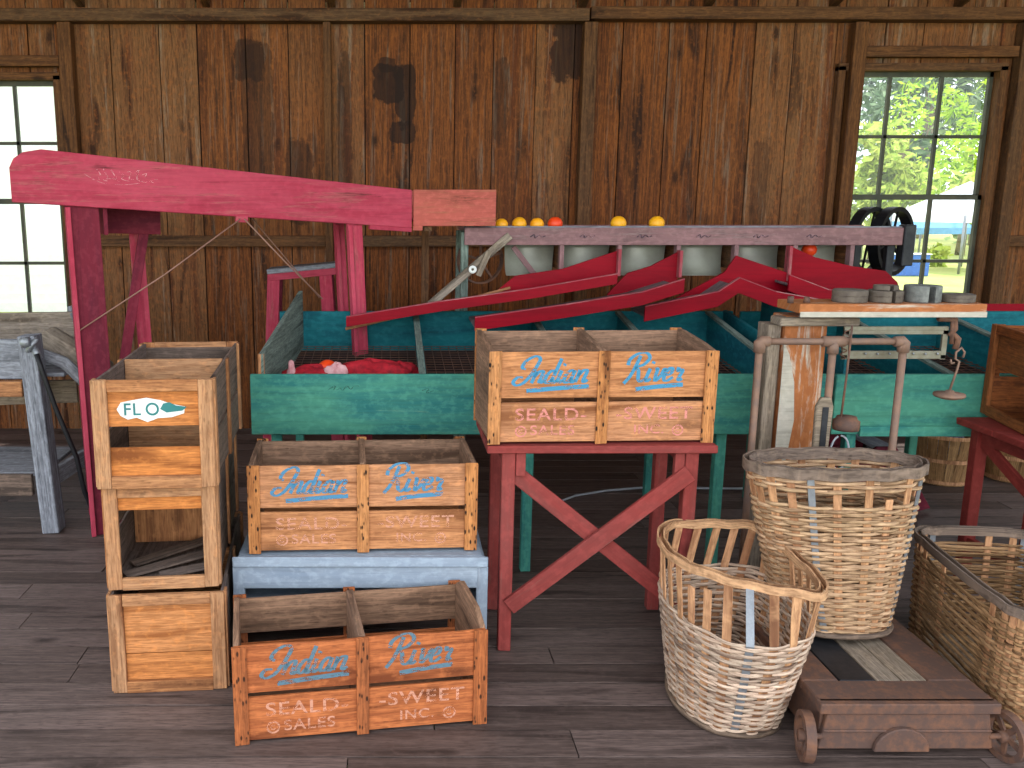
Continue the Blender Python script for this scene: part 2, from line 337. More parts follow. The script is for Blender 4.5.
for (a, b) in ((-2.125, -.435), (-.385, 1.315), (1.405, 3.125), (4.345, 5.5)):
    frame_member('trim_%d' % k, ((a, y1 + .015, 1.37), (b, y1 + .015, 1.37)), .075, .05, 0); k += 1
frame_member('trim_%d' % k, ((-4.2, WY - .06, 2.862), (1.34, WY - .06, 2.862)), .08, .12, 0); k += 1
frame_member('trim_%d' % k, ((1.35, WY - .06, 2.874), (5.6, WY - .06, 2.866)), .08, .12, 0); k += 1
frame_member('trim_%d' % k, ((-4.1, y1 - .01, 2.575), (-2.22, y1 - .01, 2.575)), .07, .06, 0); k += 1
frame_member('trim_%d' % k, ((3.22, y1 - .01, 2.635), (4.25, y1 - .01, 2.635)), .07, .06, 0); k += 1
# pale eave board above the top plate
m = MB(); m.box(-4.2, 5.6, WY + .02, WY + .04, 2.925, 2.965); m.build('trim_%d' % k, wood('pale_eave_board', sr(120, 112, 84), sr(176, 170, 130), var=.1)); struct(bpy.data.objects['trim_%d' % k]); k += 1
# windows
M_SASH = plain('dark_sash_paint', sr(58, 62, 54), .6, sr(84, 82, 66))
M_GLASS = NT('old_window_glass')
M_GLASS.b.inputs['Base Color'].default_value = (1, 1, 1, 1)
gl = M_GLASS.n('ShaderNodeBsdfTransparent'); gs = M_GLASS.n('ShaderNodeBsdfGlossy'); gs.inputs['Roughness'].default_value = .08
mx = M_GLASS.n('ShaderNodeMixShader'); mx.inputs[0].default_value = .06
M_GLASS.l(gl.outputs[0], mx.inputs[1]); M_GLASS.l(gs.outputs[0], mx.inputs[2]); M_GLASS.l(mx.outputs[0], M_GLASS.out.inputs[0]); M_GLASS = M_GLASS.mat
def window(n, W):
    x0, x1, z0, z1 = W; root = bpy.data.objects.new('window_%d' % n, None); COL.objects.link(root); root['kind'] = 'structure'
    zm = (z0 + z1) / 2 + .03; y = WY
    m = MB(); q = lambda x, z, yy: (LX(x, z), yy, z)
    for xx in (x0 - .015, x1 + .015): m.bar(q(xx, z0 - .03, y), q(xx, z1 + .03, y), .05, .11)
    m.bar(q(x0 - .04, z1 + .025, y), q(x1 + .04, z1 + .025, y), .05, .11); m.bar(q(x0 - .06, z0 - .03, y - .02), q(x1 + .06, z0 - .03, y - .02), .05, .16)
    m.build('window_frame', M_FRAMEW, root, bevel=.002)
    for (za, zb, yy) in ((zm - .015, z1, y + .03), (z0, zm + .015, y - .0)):
        m = MB(); s = .022
        m.bar(q(x0 + .02, za, yy), q(x0 + .02, zb, yy), .03, .03); m.bar(q(x1 - .02, za, yy), q(x1 - .02, zb, yy), .03, .03)
        m.bar(q(x0, za + .018, yy), q(x1, za + .018, yy), .036, .03); m.bar(q(x0, zb - .016, yy), q(x1, zb - .016, yy), .032, .03)
        for i in (1, 2): xx = x0 + (x1 - x0) * i / 3; m.bar(q(xx, za, yy), q(xx, zb, yy), s, .025)
        m.bar(q(x0, (za + zb) / 2, yy), q(x1, (za + zb) / 2, yy), s, .025)
        sh = m.build('sash', M_SASH, root)
        m = MB(); m.add([q(x0, za, yy), q(x1, za, yy), q(x1, zb, yy), q(x0, zb, yy)], [(0, 1, 2, 3)], [[(0, 0), (1, 0), (1, 1), (0, 1)]]); m.build('glass', M_GLASS, sh)
    return root
window(1, WL); window(2, WR)
# floor boards run along the wall
m = MB(); y = -3.0
while y < 6.48:
    wd = random.choice((.13, .14, .145, .15)); x = -4.4 + random.uniform(-2, 0)
    while x < 5.7:
        L = random.uniform(1.6, 3.6); a = max(x, -4.2); b = min(x + L, 5.6)
        if b > a + .05: m.box(a + .002, b - .002, y + .0035, min(y + wd, 6.49) - .0035, -.03, random.uniform(-.003, 0))
        x += L
    y += wd
struct(m.build('floor', M_FLOOR))
# side walls, far out of frame, left short so skylight reaches the back
for nm, xx in (('wall_left', -4.22), ('wall_right', 5.6)):
    m = MB(); y = 6.46
    while y > 4.9:
        m.box(xx, xx + .02, y - .295, y, 0, 3.2 if nm == 'wall_left' else 3.2); y -= .30
    struct(m.build(nm, M_WALL))
# roof: rafters and deck rising from the back wall, cut short to admit skylight
m = MB()
for i in range(14):
    xx = -3.76 + i * .845
    if xx > 5.5: break
    m.bar((xx, 6.66, 2.945), (xx, 1.3, 4.30), .13, .05, (1, 0, 0))
struct(m.build('trim_90', M_FRAMEW))
m = MB()
for i in range(18):
    f0, f1 = i / 18, (i + 1) / 18
    for (A, B) in (((6.9, 2.96), (1.3, 4.40)),):
        ya, za = A[0] + (B[0] - A[0]) * f0, A[1] + (B[1] - A[1]) * f0; yb, zb = A[0] + (B[0] - A[0]) * f1, A[1] + (B[1] - A[1]) * f1
        m.bar((-4.3, (ya + yb) / 2, (za + zb) / 2), (5.7, (ya + yb) / 2, (za + zb) / 2), .325, .02, Vector((0, -(zb - za), -(ya - yb))))
struct(m.build('ceiling', M_FRAMEW))

# ------------------------------------------------------------------ lettering
def smooth(P, k=5):
    out = []
    for i in range(len(P) - 1):
        p0 = P[max(i - 1, 0)]; p1 = P[i]; p2 = P[i + 1]; p3 = P[min(i + 2, len(P) - 1)]
        for j in range(k):
            t = j / k
            out.append(tuple(.5 * ((2 * p1[a]) + (-p0[a] + p2[a]) * t + (2 * p0[a] - 5 * p1[a] + 4 * p2[a] - p3[a]) * t * t + (-p0[a] + 3 * p1[a] - 3 * p2[a] + p3[a]) * t ** 3) for a in (0, 1)))
    out.append(tuple(P[-1])); return out
def ribbon(m, P, wd, y=0.0, M=None, pen=.45):
    V = []; F = []
    for i, p in enumerate(P):
        a = P[max(i - 1, 0)]; b = P[min(i + 1, len(P) - 1)]; d = Vector((b[0] - a[0], b[1] - a[1]))
        if d.length < 1e-9: d = Vector((1, 0))
        d.normalize(); n = Vector((-d.y, d.x)); w2 = wd * (pen + (1 - pen) * abs(d.y)) / 2
        V += [(p[0] + n.x * w2, y, p[1] + n.y * w2), (p[0] - n.x * w2, y, p[1] - n.y * w2)]
    for i in range(len(P) - 1): F.append((2 * i, 2 * i + 1, 2 * i + 3, 2 * i + 2))
    m.add(V, F, [[(0, 0)] * 4] * len(F), M)
GL = {
 'I': (1.25, [[(.35, 1.15), (.0, 1.35), (.15, 1.9), (.75, 2.25), (1.2, 2.0), (1.15, 1.4), (.95, .7), (.65, .1), (.15, -.15), (-.25, .1), (-.05, .5), (.4, .5)]]),
 'R': (1.55, [[(-.25, 1.3), (-.3, 1.75), (.15, 2.2), (.8, 2.25), (1.2, 1.85), (.95, 1.35), (.45, 1.12), (.75, .85), (1.0, .2), (1.3, .0), (1.55, .25)], [(.42, 2.05), (.38, 1.2), (.25, .4), (.0, -.15)]]),
 'n': (.98, [[(0, 1.0), (.03, .5), (0, 0)], [(.02, .5), (.3, .95), (.6, .95), (.62, .5), (.6, .12), (.75, .0), (.95, .2)]]),
 'd': (1.02, [[(.62, .85), (.3, 1.0), (.02, .6), (.08, .1), (.35, .0), (.6, .35)], [(.68, 2.0), (.64, 1.0), (.62, .15), (.78, .0), (.98, .2)]]),
 'i': (.5, [[(.05, 1.0), (.03, .5), (.05, .08), (.22, .0), (.42, .2)], [(.09, 1.38), (.11, 1.55)]]),
 'a': (1.0, [[(.6, .85), (.3, 1.0), (.02, .6), (.08, .1), (.35, .0), (.6, .35)], [(.62, 1.0), (.60, .4), (.64, .08), (.78, .0), (.98, .2)]]),
 'v': (.85, [[(0, .9), (.12, .98), (.2, .4), (.32, .0), (.58, .4), (.66, .95), (.82, .85)]]),
 'e': (.78, [[(.05, .45), (.42, .55), (.46, .9), (.22, 1.0), (.0, .55), (.1, .1), (.38, .0), (.74, .3)]]),
 'r': (.7, [[(.08, 1.05), (.14, .75), (.4, .85), (.5, .7), (.42, .15), (.55, 0), (.72, .15)]]),
}
def script(m, word, x0, z0, h, wd, y, swash=True):
    x = 0
    for c in word:
        adv, strokes = GL[c]
        for s_ in strokes: ribbon(m, [(x0 + (x + p[0] + .38 * p[1]) * h, z0 + p[1] * h + (x * h) * .02) for p in smooth(s_)], wd, y)
        x += adv + .02
    if swash:
        ribbon(m, smooth([(x0 + .9 * h, z0 - .62 * h), (x0 + x * .55 * h, z0 - .42 * h), (x0 + (x + .15) * h, z0 - .25 * h)]), wd * 1.5, y, pen=.75)
    return x * h
def block(txt, x0, z0, size, y, name, mat, parent, sx=1.15):
    c = bpy.data.curves.new(name, 'FONT'); c.body = txt; c.size = size; c.offset = size * .012; c.space_character = 1.1
    t = bpy.data.objects.new('tmp', c); COL.objects.link(t); dg = bpy.context.evaluated_depsgraph_get(); dg.update()
    me = bpy.data.meshes.new_from_object(t.evaluated_get(dg)); bpy.data.objects.remove(t)
    for v in me.vertices: v.co = Vector((x0 + v.co.x * sx, y, z0 + v.co.y))
    me.name = name; me.materials.clear(); me.materials.append(mat)
    o = bpy.data.objects.new(name, me); COL.objects.link(o); o.parent = parent; return o

# ------------------------------------------------------------------ Indian River crates (long side faces the camera)
CL, CW, CH = .80, .37, .325
def indian_crate(label, loc, rz, mp, mc, ink, ink2, H=CH, warp=0.0, tall=0.0, L=CL, rise=0.0):
    t = thing('citrus_crate', label, 'crate', loc, rz, 'crates lettered in blue script')
    h = L / 2; W = CW
    for sx in (-1, 1):      # solid end panels with a raised middle
        a = sx * (h - .022); b = sx * (h - .004); m = MB()
        top = H + (tall if sx > 0 else tall * .3)
        M_ = MT(min(a, b), 0, 0, 0, 0, R(90))
        m.prism([(.014, .012), (W - .014, .012), (W - .014, H - .004 + rise), (W * .8, top + rise * .8), (W * .25, top + rise * .25), (.014, H - .004)], -.018, 0, M_, 0)
        m.build('end_panel', M_CRATE_IN if mp is M_CRATE else M_CRATE_IN, t, bevel=.002)
    m = MB(); m.prism([(.016, .014), (W - .016, .014), (W - .016, H - .002 + rise), (.016, H - .002)], -.011, .011, MT(0, 0, 0, 0, 0, R(90))); m.build('divider', M_CRATE_IN, t, bevel=.002)
    m = MB(); m.box(-h + .024, -.014, .016, W - .016, .006, .014); m.box(.014, h - .024, .016, W - .016, .006, .014); m.build('bottom_board', M_CRATE_IN, t)
    z1 = .150; z2 = .166
    for (za, zb, txt) in ((z2, H - .006, 1), (.008, z1, 0)):
        m = MB()      # each slat in two lengths with a slightly wavy upper edge
        n = 10; X = [-h + .006 + (L - .012) * i / n for i in range(n + 1)]
        wv = [zb + (warp * math.sin(i * 1.3) if txt else 0) for i in range(n + 1)]
        m.prism([(X[0], za), (X[-1], za)] + [(X[i], wv[i]) for i in range(n, -1, -1)], .003, .013)
        sl = m.build('slat', mp, t, bevel=.001)
        hh = (zb - za)
        if txt:
            m = MB(); script(m, 'Indian', -h + .095, za + .052, .043, .0135, .0022); m.build('lettering', ink, sl)
            m = MB(); script(m, 'River', .075, za + .056, .045, .0135, .0022); m.build('lettering', ink, sl)
        else:
            block('SEALD-', -h + .095, za + .078, .062, .0022, 'lettering', ink2, sl, 1.2)
            block('SALES', -h + .150, za + .025, .050, .0022, 'lettering', ink2, sl, 1.15)
            block('-SWEET', .050, za + .080, .062, .0022, 'lettering', ink2, sl, 1.2)
            block('INC.', .115, za + .027, .046, .0022, 'lettering', ink2, sl, 1.15)
            for cx in (-h + .118, .275):
                m = MB(); ribbon(m, [(cx + .018 * math.cos(a * .35), za + .038 + .018 * math.sin(a * .35)) for a in range(19)], .006, .0022, pen=1)
                ribbon(m, [(cx + .007 * math.cos(a * .35 + .9), za + .038 + .007 * math.sin(a * .35 + .9)) for a in range(15)], .004, .0022, pen=1); m.build('emblem', ink2, sl)
    for (za, zb) in ((z2 + .02, H - .012 + rise), (.008, z1)):
        m = MB(); m.box(-h + .006, h - .006, W - .013, W - .003, za, zb, jig=.002); m.build('slat', M_CRATE_IN if za > .1 else mp, t, bevel=.001)
    for cx, cw in ((-h + .022, .044), (0, .04), (h - .022, .044)):
        for yy in (-.007, W - .003):
            m = MB(); m.box(cx - cw / 2, cx + cw / 2, yy, yy + .009, 0.0, H + (rise if yy > 0 else 0) - random.uniform(0, .004), jig=.0015); m.build('cleat', mc, t, bevel=.0015)
    return t
indian_crate('bright wooden crate with clear blue script lettering standing on the red cross-braced stand', (.752, 3.085, .7915), R(2.2), M_CRATE, M_CLEAT, M_BLUEINK, M_PINKINK, H=.335, L=.805, rise=.03)
indian_crate('tan wooden crate with worn blue script, resting on the low pale blue box', (-.088, 3.03, .4085), R(2.5), M_CRATE, M_CLEAT, M_BLUEINKW, M_PINKINKW, warp=.001, L=.81)
indian_crate('reddish orange wooden crate with grey-blue script sitting directly on the floor', (-.078, 2.545, 0.001), R(8.8), M_CRATE_OR, M_CLEAT_OR, M_BLUEINKF, M_PINKINKW, warp=.003, tall=.03, L=.79)

# low pale blue box under the middle crate
t = thing('low_blue_box', 'low pale blue painted wooden box under the middle lettered crate', 'box', (-.098, 2.992, 0))
m = MB(); m.box(-.435, .435, 0, .014, .285, .403, jig=.002); m.build('front_rail', M_BLUE, t, bevel=.003)
m = MB(); m.box(-.45, .45, -.012, .0, .368, .405, jig=.002); m.build('moulding', M_BLUE, t, bevel=.003)
for xx in (-.452, .412):
    for yy in (-.002, .40): m = MB(); m.box(xx, xx + .04, yy, yy + .03, 0, .3665, jig=.001); m.build('leg', M_BLUE, t, bevel=.003)
for xx in (-.45, .436): m = MB(); m.box(xx, xx + .014, .03, .40, .15, .366); m.build('side_panel', M_BLUE, t, bevel=.002)
m = MB(); m.box(-.435, .435, .414, .43, .06, .366); m.build('back_panel', M_BLUE, t)
m = MB(); m.box(-.434, .434, .016, .41, .20, .215); m.build('shelf', M_BLUE, t)
m = MB(); m.box(-.43, .43, .016, .412, .385, .403); m.build('top_board', M_BLUE, t)

# ------------------------------------------------------------------ field crates (narrow end faces the camera)
def field_crate(label, loc, rz, kind, W=.36, H=.35, L=.82, rot=None, dark=False, group='field crates stacked at the left'):
    t = thing('field_crate', label, 'crate', loc, rz, group, rot=rot)
    mf, mo, mi = (M_FIELD_DK, M_FIELD_DK, M_FIELD_DK) if dark else (M_FIELD, M_FIELD_OR, M_FIELD_IN)
    h = W / 2; c = .046; b = .014
    for yy, en in ((0, 1), (L - .018, 0)):
        m = MB(); m.box(-h, -h + c, yy, yy + .018, .002, H, jig=.0015); m.build('end_cleat', mf, t, bevel=.002)
        m = MB(); m.box(h - c, h, yy, yy + .018, .002, H, jig=.0015); m.build('end_cleat', mf, t, bevel=.002)
        m = MB(); m.box(-h + c, h - c, yy + .001, yy + .018, .0, .042, jig=.001); m.build('end_rail', mf, t, bevel=.002)
        m = MB(); m.box(-h + c, h - c, yy + .001, yy + .018, H - .038, H, jig=.001); m.build('end_rail', mf, t, bevel=.002)
    ia, ib = -h + .012, h - .012
    def pan(z0, z1, y=.019, mm=mo, nm='end_panel'):
        m = MB(); m.box(ia, ib, y, y + .010, z0, z1, jig=.0015); return m.build(nm, mm, t, bevel=.001)
    if kind == 'label':
        p = pan(.205, H - .01); pan(.01, .135)
        m = MB(); y = .0158       # torn paper label
        m.prism([(x_ * 1.12, .262 + (z_ - .262) * 1.25) for x_, z_ in ((-.095, .245), (-.075, .235), (-.05, .240), (-.02, .228), (.01, .238), (.05, .240), (.085, .250), (.088, .268), (.05, .275), (.02, .285), (-.02, .292), (-.06, .286), (-.093, .280), (-.105, .262))], y, y + .0008)
        lb = m.build('paper_label', M_LABELW, p)
        block('FL', -.098, .243, .056, .0154, 'lettering', M_LABELG, lb, 1.0)
        m = MB(); ribbon(m, [(-.005 + .018 * math.cos(a * .35), .262 + .018 * math.sin(a * .35)) for a in range(19)], .007, .0154, pen=1); 
        m.prism([(.02, .262), (.04, .250), (.09, .256), (.105, .268), (.07, .273), (.05, .284), (.03, .280)], .0150, .0156); m.build('print', M_LABELG, lb)
    elif kind == 'open':
        pan(H - .085, H - .02)
        m = MB()
        for a_, b_ in (((-.14, .06), (.13, .22)), ((-.13, .16), (.12, .36)), ((-.02, .05), (.14, .10))): m.bar((a_[0], a_[1], .03), (b_[0], b_[1], .04), .05, .008, (0, 0, 1))
        m.build('broken_slat', mi, t)
    elif kind == 'closed': pan(.03, .135); pan(.137, H - .03)
    else: pan(.205, H - .01, mm=mi)
    y2 = L - .029
    m = MB(); m.box(ia, ib, y2, y2 + .010, .02, H - .02); m.build('back_panel', mi, t)
    m = MB(); m.box(-h + .016, h - .016, L / 2 - .008, L / 2 + .008, .016, H - .002); m.build('divider', mf, t, bevel=.001)
    m = MB(); m.box(-h + .014, h - .014, .032, L - .03, .004, .014); m.build('bottom_board', mi, t)
    for sx in (-1, 1):
        xa = sx * (h - .013)
        for z0, z1 in ((.012, .162), (.178, H - .004)):
            m = MB(); m.box(min(xa, sx * (h - .003)), max(xa, sx * (h - .003)), .019, L - .019, z0, z1, jig=.001); m.build('side_slat', mi, t, bevel=.001)
        for yc in (.034, L / 2, L - .034):
            m = MB(); m.box(min(sx * (h - .003), sx * (h + .007)), max(sx * (h - .003), sx * (h + .007)), yc - .02, yc + .02, .004, H - .002); m.build('side_cleat', mf, t, bevel=.001)
    return t
field_crate('closed-ended tan field crate on the floor, lowest of the three at the left', (-.737, 2.79, 0), R(5), 'closed', H=.353, W=.38)
field_crate('field crate with an open end showing broken slats, middle of the left stack', (-.752, 2.83, .3545), R(5), 'open', H=.36, W=.365)
field_crate('field crate with a torn white FLO label, topmost of the left stack', (-.75, 2.80, .716), R(3.5), 'label', H=.36, W=.38)
field_crate('dark varnished field crate on the right-hand red stand', (2.50, 3.56, .8315), R(-102), 'plain', W=.43, H=.385, L=.75, dark=True, group='crate on the right stand')

# ------------------------------------------------------------------ red stands
def red_stand(label, loc, mat, side_brace=False, rz=0):
    t = thing('red_stand', label, 'stand', loc, rz, 'red wooden stands')
    Wd, D, H = .81, .43, .79
    m = MB(); m.box(0, Wd, 0, D * .48, H - .028, H, jig=.0015); m.box(0, Wd, D * .49, D, H - .028, H, jig=.0015); m.build('stand_top', mat, t, bevel=.003)
    L = []
    for x in (.055, Wd - .105):
        for y in (.02, D - .065):
            m = MB(); m.box(x, x + .048, y, y + .045, 0, H - .028, jig=.0015); m.build('leg', mat, t, bevel=.003)
    for y in (.004, D - .02): 
        for x in (.104, Wd - .143): m = MB(); m.box(x, x + .034, y + .012, y + .040, H - .115, H - .029); m.build('corner_block', mat, t, bevel=.002)
    z0, z1 = .18, H - .10
    for y, (a, b) in ((.012, (z0, z1)), (.040, (z1, z0))):
        m = MB(); m.bar((.09, y, a), (Wd - .09, y, b), .062, .018, (0, 1, 0)); m.build('cross_brace', mat, t, bevel=.002)
    for x in (.079, Wd - .081):
        m = MB(); m.box(x - .010, x + .010, .066, D - .066, H - .10, H - .03); m.build('end_rail', mat, t, bevel=.002)
        if side_brace:
            m = MB(); m.bar((x, .06, H - .24), (x, D - .06, H - .09), .05, .018, (1, 0, 0)); m.build('end_brace', mat, t, bevel=.002)
            m = MB(); m.box(x - .012, x + .012, .066, D - .066, .20, .25); m.build('end_stretcher', mat, t, bevel=.002)
    return t
red_stand('faded red wooden stand with crossed front braces holding the bright crate', (.350, 3.055, 0), M_REDSTAND)
red_stand('shade-darkened red wooden stand at the right edge holding the dark crate', (2.395, 3.24, 0), M_REDSTAND_SHADE, True).scale = (1, 1.05, .94)
for o in list(bpy.data.objects):
    if o.get('label', '').startswith('dark varnished'): o.location.z = .7445

# ------------------------------------------------------------------ baskets
def basket(label,  loc, planB, planT, H, n, rows, hw, mat, rimmat, strands=(), rad=.0058, broken={}, tin=(), rim=True, rimh=.035, A=.008, thing_name='cane_basket', rz=0, zfun=None, group='woven cane baskets', rimgap=(), planM=None, sw=.0095):
    t = thing(thing_name, label, 'basket', loc, rz, group)
    zf = zfun or (lambda s_: 1.0)      # local height factor round the rim
    def P(s_, h):
        if planM and h > hw: a = planM(s_ % 1); b = planT((s_ - .022) % 1); e = (h - hw) / (1 - hw)
        else: a = planB(s_ % 1); b = (planM or planT)(s_ % 1); e = (h / hw if planM else h) ** .8
        return Vector((a[0] + (b[0] - a[0]) * e, a[1] + (b[1] - a[1]) * e, H * h * (1 + (zf(s_ % 1) - 1) * h)))
    def Nn(s_, h):
        d = P(s_ + .004, h) - P(s_ - .004, h); return Vector((d.y, -d.x, 0)).normalized()
    m = MB(); sub = 5; N = n * sub
    hs = [(.012 + (hw - .012) * k / (rows - 1), k) for k in range(rows)] + [(s_, i) for i, s_ in enumerate(strands)]
    for h, k in hs:
        ph = random.uniform(-.08, .08); rr = rad * random.uniform(.85, 1.15)
        pts = []
        for j in range(N):
            s_ = j / N; q = P(s_, max(0, min(1.02, h + .003 * math.sin(j * .23 + k * 2.1))))
            pts.append(q + Nn(s_, h) * (A * math.cos(math.pi * (s_ * n) + math.pi * k + ph)))
        # split in arcs so each cane has its own tone
        cuts = sorted(random.sample(range(0, N), 3)); 
        for a, b in zip(cuts, cuts[1:] + [cuts[0] + N]):
            seg = [pts[q % N] for q in range(a, b + 1)]
            if len(seg) > 1: m.tube(seg, rr * 1.12, 6, cap=False, flat=.75)
    m.build('weave', mat, t)
    for i in range(n):
        s_ = (i + random.uniform(-.08, .08)) / n; top = broken.get(i, 1.0); wd = sw if i not in tin else sw * .85
        V = []; F = []; K = 7
        for q in range(K + 1):
            h = top * q / K; p = P(s_, h); nn = Nn(s_, h); tt = Vector((-nn.y, nn.x, 0))
            for (sa, sb) in ((-1, -1), (1, -1), (1, 1), (-1, 1)): V.append(p + tt * wd * sa + nn * (.0022 * sb + (.004 if i in tin else 0)))
        for q in range(K):
            for c in range(4): F.append((q * 4 + c, q * 4 + (c + 1) % 4, q * 4 + 4 + (c + 1) % 4, q * 4 + 4 + c))
        F.append((0, 1, 2, 3)); F.append((4 * K + 3, 4 * K + 2, 4 * K + 1, 4 * K))
        mb = MB(); mb.add(V, F, [[(V[a].z + i, (a % 4) * .01) for a in f] for f in F]); mb.build('stake', M_TIN if i in tin else M_STAKE, t)
    for off, nm in ((.010, 'outer_rim'), (-.010, 'inner_rim')):
        m = MB(); V = []; F = []; R_ = [j for j in range(121) if not any(a <= j / 120 <= b for a, b in (rimgap if nm == 'outer_rim' else ()))]
        for j in R_:
            s_ = j / 120; p = P(s_, 1.0); nn = Nn(s_, 1.0); wz = .0025 * math.sin(j * .7)
            for (dn, dz) in ((-.003, -rimh / 2), (.003, -rimh / 2), (.003, rimh / 2), (-.003, rimh / 2)): V.append(p + nn * (off + dn) + Vector((0, 0, dz + wz)))
        for q in range(len(R_) - 1):
            if R_[q + 1] - R_[q] > 1: continue
            for c in range(4): F.append((q * 4 + c, q * 4 + (c + 1) % 4, q * 4 + 4 + (c + 1) % 4, q * 4 + 4 + c))
        m.add(V, F, [[((a // 4) * .02, (a % 4) * .01) for a in f] for f in F]); m.build(nm, rimmat, t)
    m = MB(); V = [P(j / 40, .02) for j in range(40)] + [P(j / 40, .02) - Vector((0, 0, .012)) for j in range(40)]
    F = [list(range(40)), list(range(79, 39, -1))] + [[j, 40 + j, 40 + (j + 1) % 40, (j + 1) % 40] for j in range(40)]
    m.add(V, F, [[(V[a].x * 1, V[a].y * 1) for a in f] for f in F]); m.build('base', M_DRIFT, t)
    m = MB(); m.tube([P(j / 60, 0.0) + Vector((0, 0, .012)) + Nn(j / 60, 0) * .012 for j in range(60)], .010, 5, True); m.build('base_hoop', M_BARKRIM, t)
    return t, P
def superell(a, b, p, cx=0, cy=0, rot=0):
    def f(s_):
        # s_=0 at +X, anticlockwise
        th = 2 * math.pi * s_; c, s1 = math.cos(th), math.sin(th)
        x = a * math.copysign(abs(c) ** (2 / p), c); y = b * math.copysign(abs(s1) ** (2 / p), s1)
        return (cx + x * math.cos(rot) - y * math.sin(rot), cy + x * math.sin(rot) + y * math.cos(rot))
    return f
def poly_plan(pts):      # smooth closed curve through points, s_ by arc length
    n = len(pts); Q = []
    for i in range(n):
        p0, p1, p2, p3 = (pts[(i + k) % n] for k in (-1, 0, 1, 2))
        for j in range(12):
            t = j / 12
            Q.append(tuple(.5 * ((2 * p1[a]) + (-p0[a] + p2[a]) * t + (2 * p0[a] - 5 * p1[a] + 4 * p2[a] - p3[a]) * t * t + (-p0[a] + 3 * p1[a] - 3 * p2[a] + p3[a]) * t ** 3) for a in (0, 1)))
    D = [0]
    for i in range(len(Q)): a = Q[i]; b = Q[(i + 1) % len(Q)]; D.append(D[-1] + math.hypot(a[0] - b[0], a[1] - b[1]))
    def f(s_):
        d = (s_ % 1) * D[-1]; lo = 0
        for i in range(len(Q)):
            if D[i + 1] >= d: lo = i; break
        a = Q[lo]; b = Q[(lo + 1) % len(Q)]; t = (d - D[lo]) / max(1e-9, D[lo + 1] - D[lo]); return (a[0] + (b[0] - a[0]) * t, a[1] + (b[1] - a[1]) * t)
    return f
# front basket: D-shaped, long hoop rim standing above the weave on bare splints (anticlockwise from the right rear)
b1T = poly_plan([(.20, .0), (.20, .16), (.165, .235), (.03, .245), (-.11, .235), (-.18, .12), (-.195, -.03), (-.165, -.14), (-.06, -.265), (.06, -.325), (.145, -.355), (.195, -.24)])
b1M = poly_plan([(.225, -.03), (.215, .12), (.165, .205), (0, .21), (-.14, .17), (-.195, .04), (-.21, -.12), (-.18, -.27), (-.10, -.38), (.03, -.395), (.14, -.33), (.205, -.20)])
b1B = poly_plan([(.115, -.02), (.10, .12), (.05, .175), (-.03, .175), (-.10, .13), (-.145, .02), (-.165, -.08), (-.15, -.18), (-.09, -.27), (.01, -.29), (.10, -.24), (.125, -.12)])
basket('pale cane basket on the floor with bare splints and a loose hoop rim', (1.12, 2.82, 0), b1B, b1T, .50, 26, 32, .71, M_WICKP, M_PALERIM, rad=.0056, planM=b1M, broken={15: .90, 16: .92}, tin=(18,), sw=.0135, rimh=.026, A=.0055)
# tall basket standing on the scale platform
b2T = superell(.285, .130, 2.3); b2B = superell(.165, .125, 2.4, .06, .02)
basket('tall golden cane basket standing on the rusty scale platform', (1.485, 2.885, .2012), b2B, b2T, .575, 22, 42, .80, M_WICK, M_BARKRIM, strands=(.90, .925, .95), rad=.0060, tin=(15, 20), broken={18: .85}, sw=.0125, rimh=.036, A=.006)
# long basket on the floor right of the scale
b3T = superell(.235, .385, 6.5, 0, 0, R(-7)); b3B = superell(.225, .375, 6.5, .0, 0, R(-8))
basket('long rectangular brown cane basket on the floor at the right edge', (2.15, 2.82, 0), b3B, b3T, .42, 32, 31, .88, M_WICKD, M_BARKRIM, rad=.0062, tin=(6, 9, 11), broken={}, sw=.012, rimh=.030, A=.006)

# ------------------------------------------------------------------ platform scale
t = thing('platform_scale', 'rusty platform scale with orange and white wooden pillar and pipe guard rail', 'scale', (1.535, 2.44, 0))
t.scale = (.914, 1, 1)
m = MB()   # deck frame
m.box(-.285, .285, -.02, .10, .155, .185); m.box(-.285, -.16, .10, .95, .155, .185); m.box(.14, .285, .10, .95, .155, .185); m.box(-.16, .14, .86, .95, .155, .185)
m.build('deck_frame', M_IRON, t, bevel=.004)
for x0, x1, mm in ((-.157, -.035, M_IRONDK), (-.031, .050, M_DRIFT), (.054, .137, M_DRIFT)):
    m = MB(); m.box(x0, x1, .103, .857, .15, .183, jig=.001); m.build('deck_board', mm, t, bevel=.002)
m = MB()   # flared apron, front and sides
m.prism([(-.262, .150), (.262, .150), (.285, .035), (-.285, .035)], -.03, -.012)
m.prism([(-.29, .185), (.29, .185), (.29, .152), (-.29, .152)], -.038, -.005)
m.prism([(-.272, .100), (.272, .100), (.275, .092), (-.275, .092)], -.036, -.03)
m.prism([(.09 * math.cos(a * math.pi / 10) - 0.02, .036 + .075 * math.sin(a * math.pi / 10)) for a in range(11)], -.048, -.03)
m.build('front_apron', M_IRON, t, bevel=.003)
for sx in (-1, 1):
    m = MB(); m.bar((sx * .268, -.01, .095), (sx * .268, .95, .095), .115, .014, (1, 0, 0)); m.build('side_apron', M_IRON, t, bevel=.002)
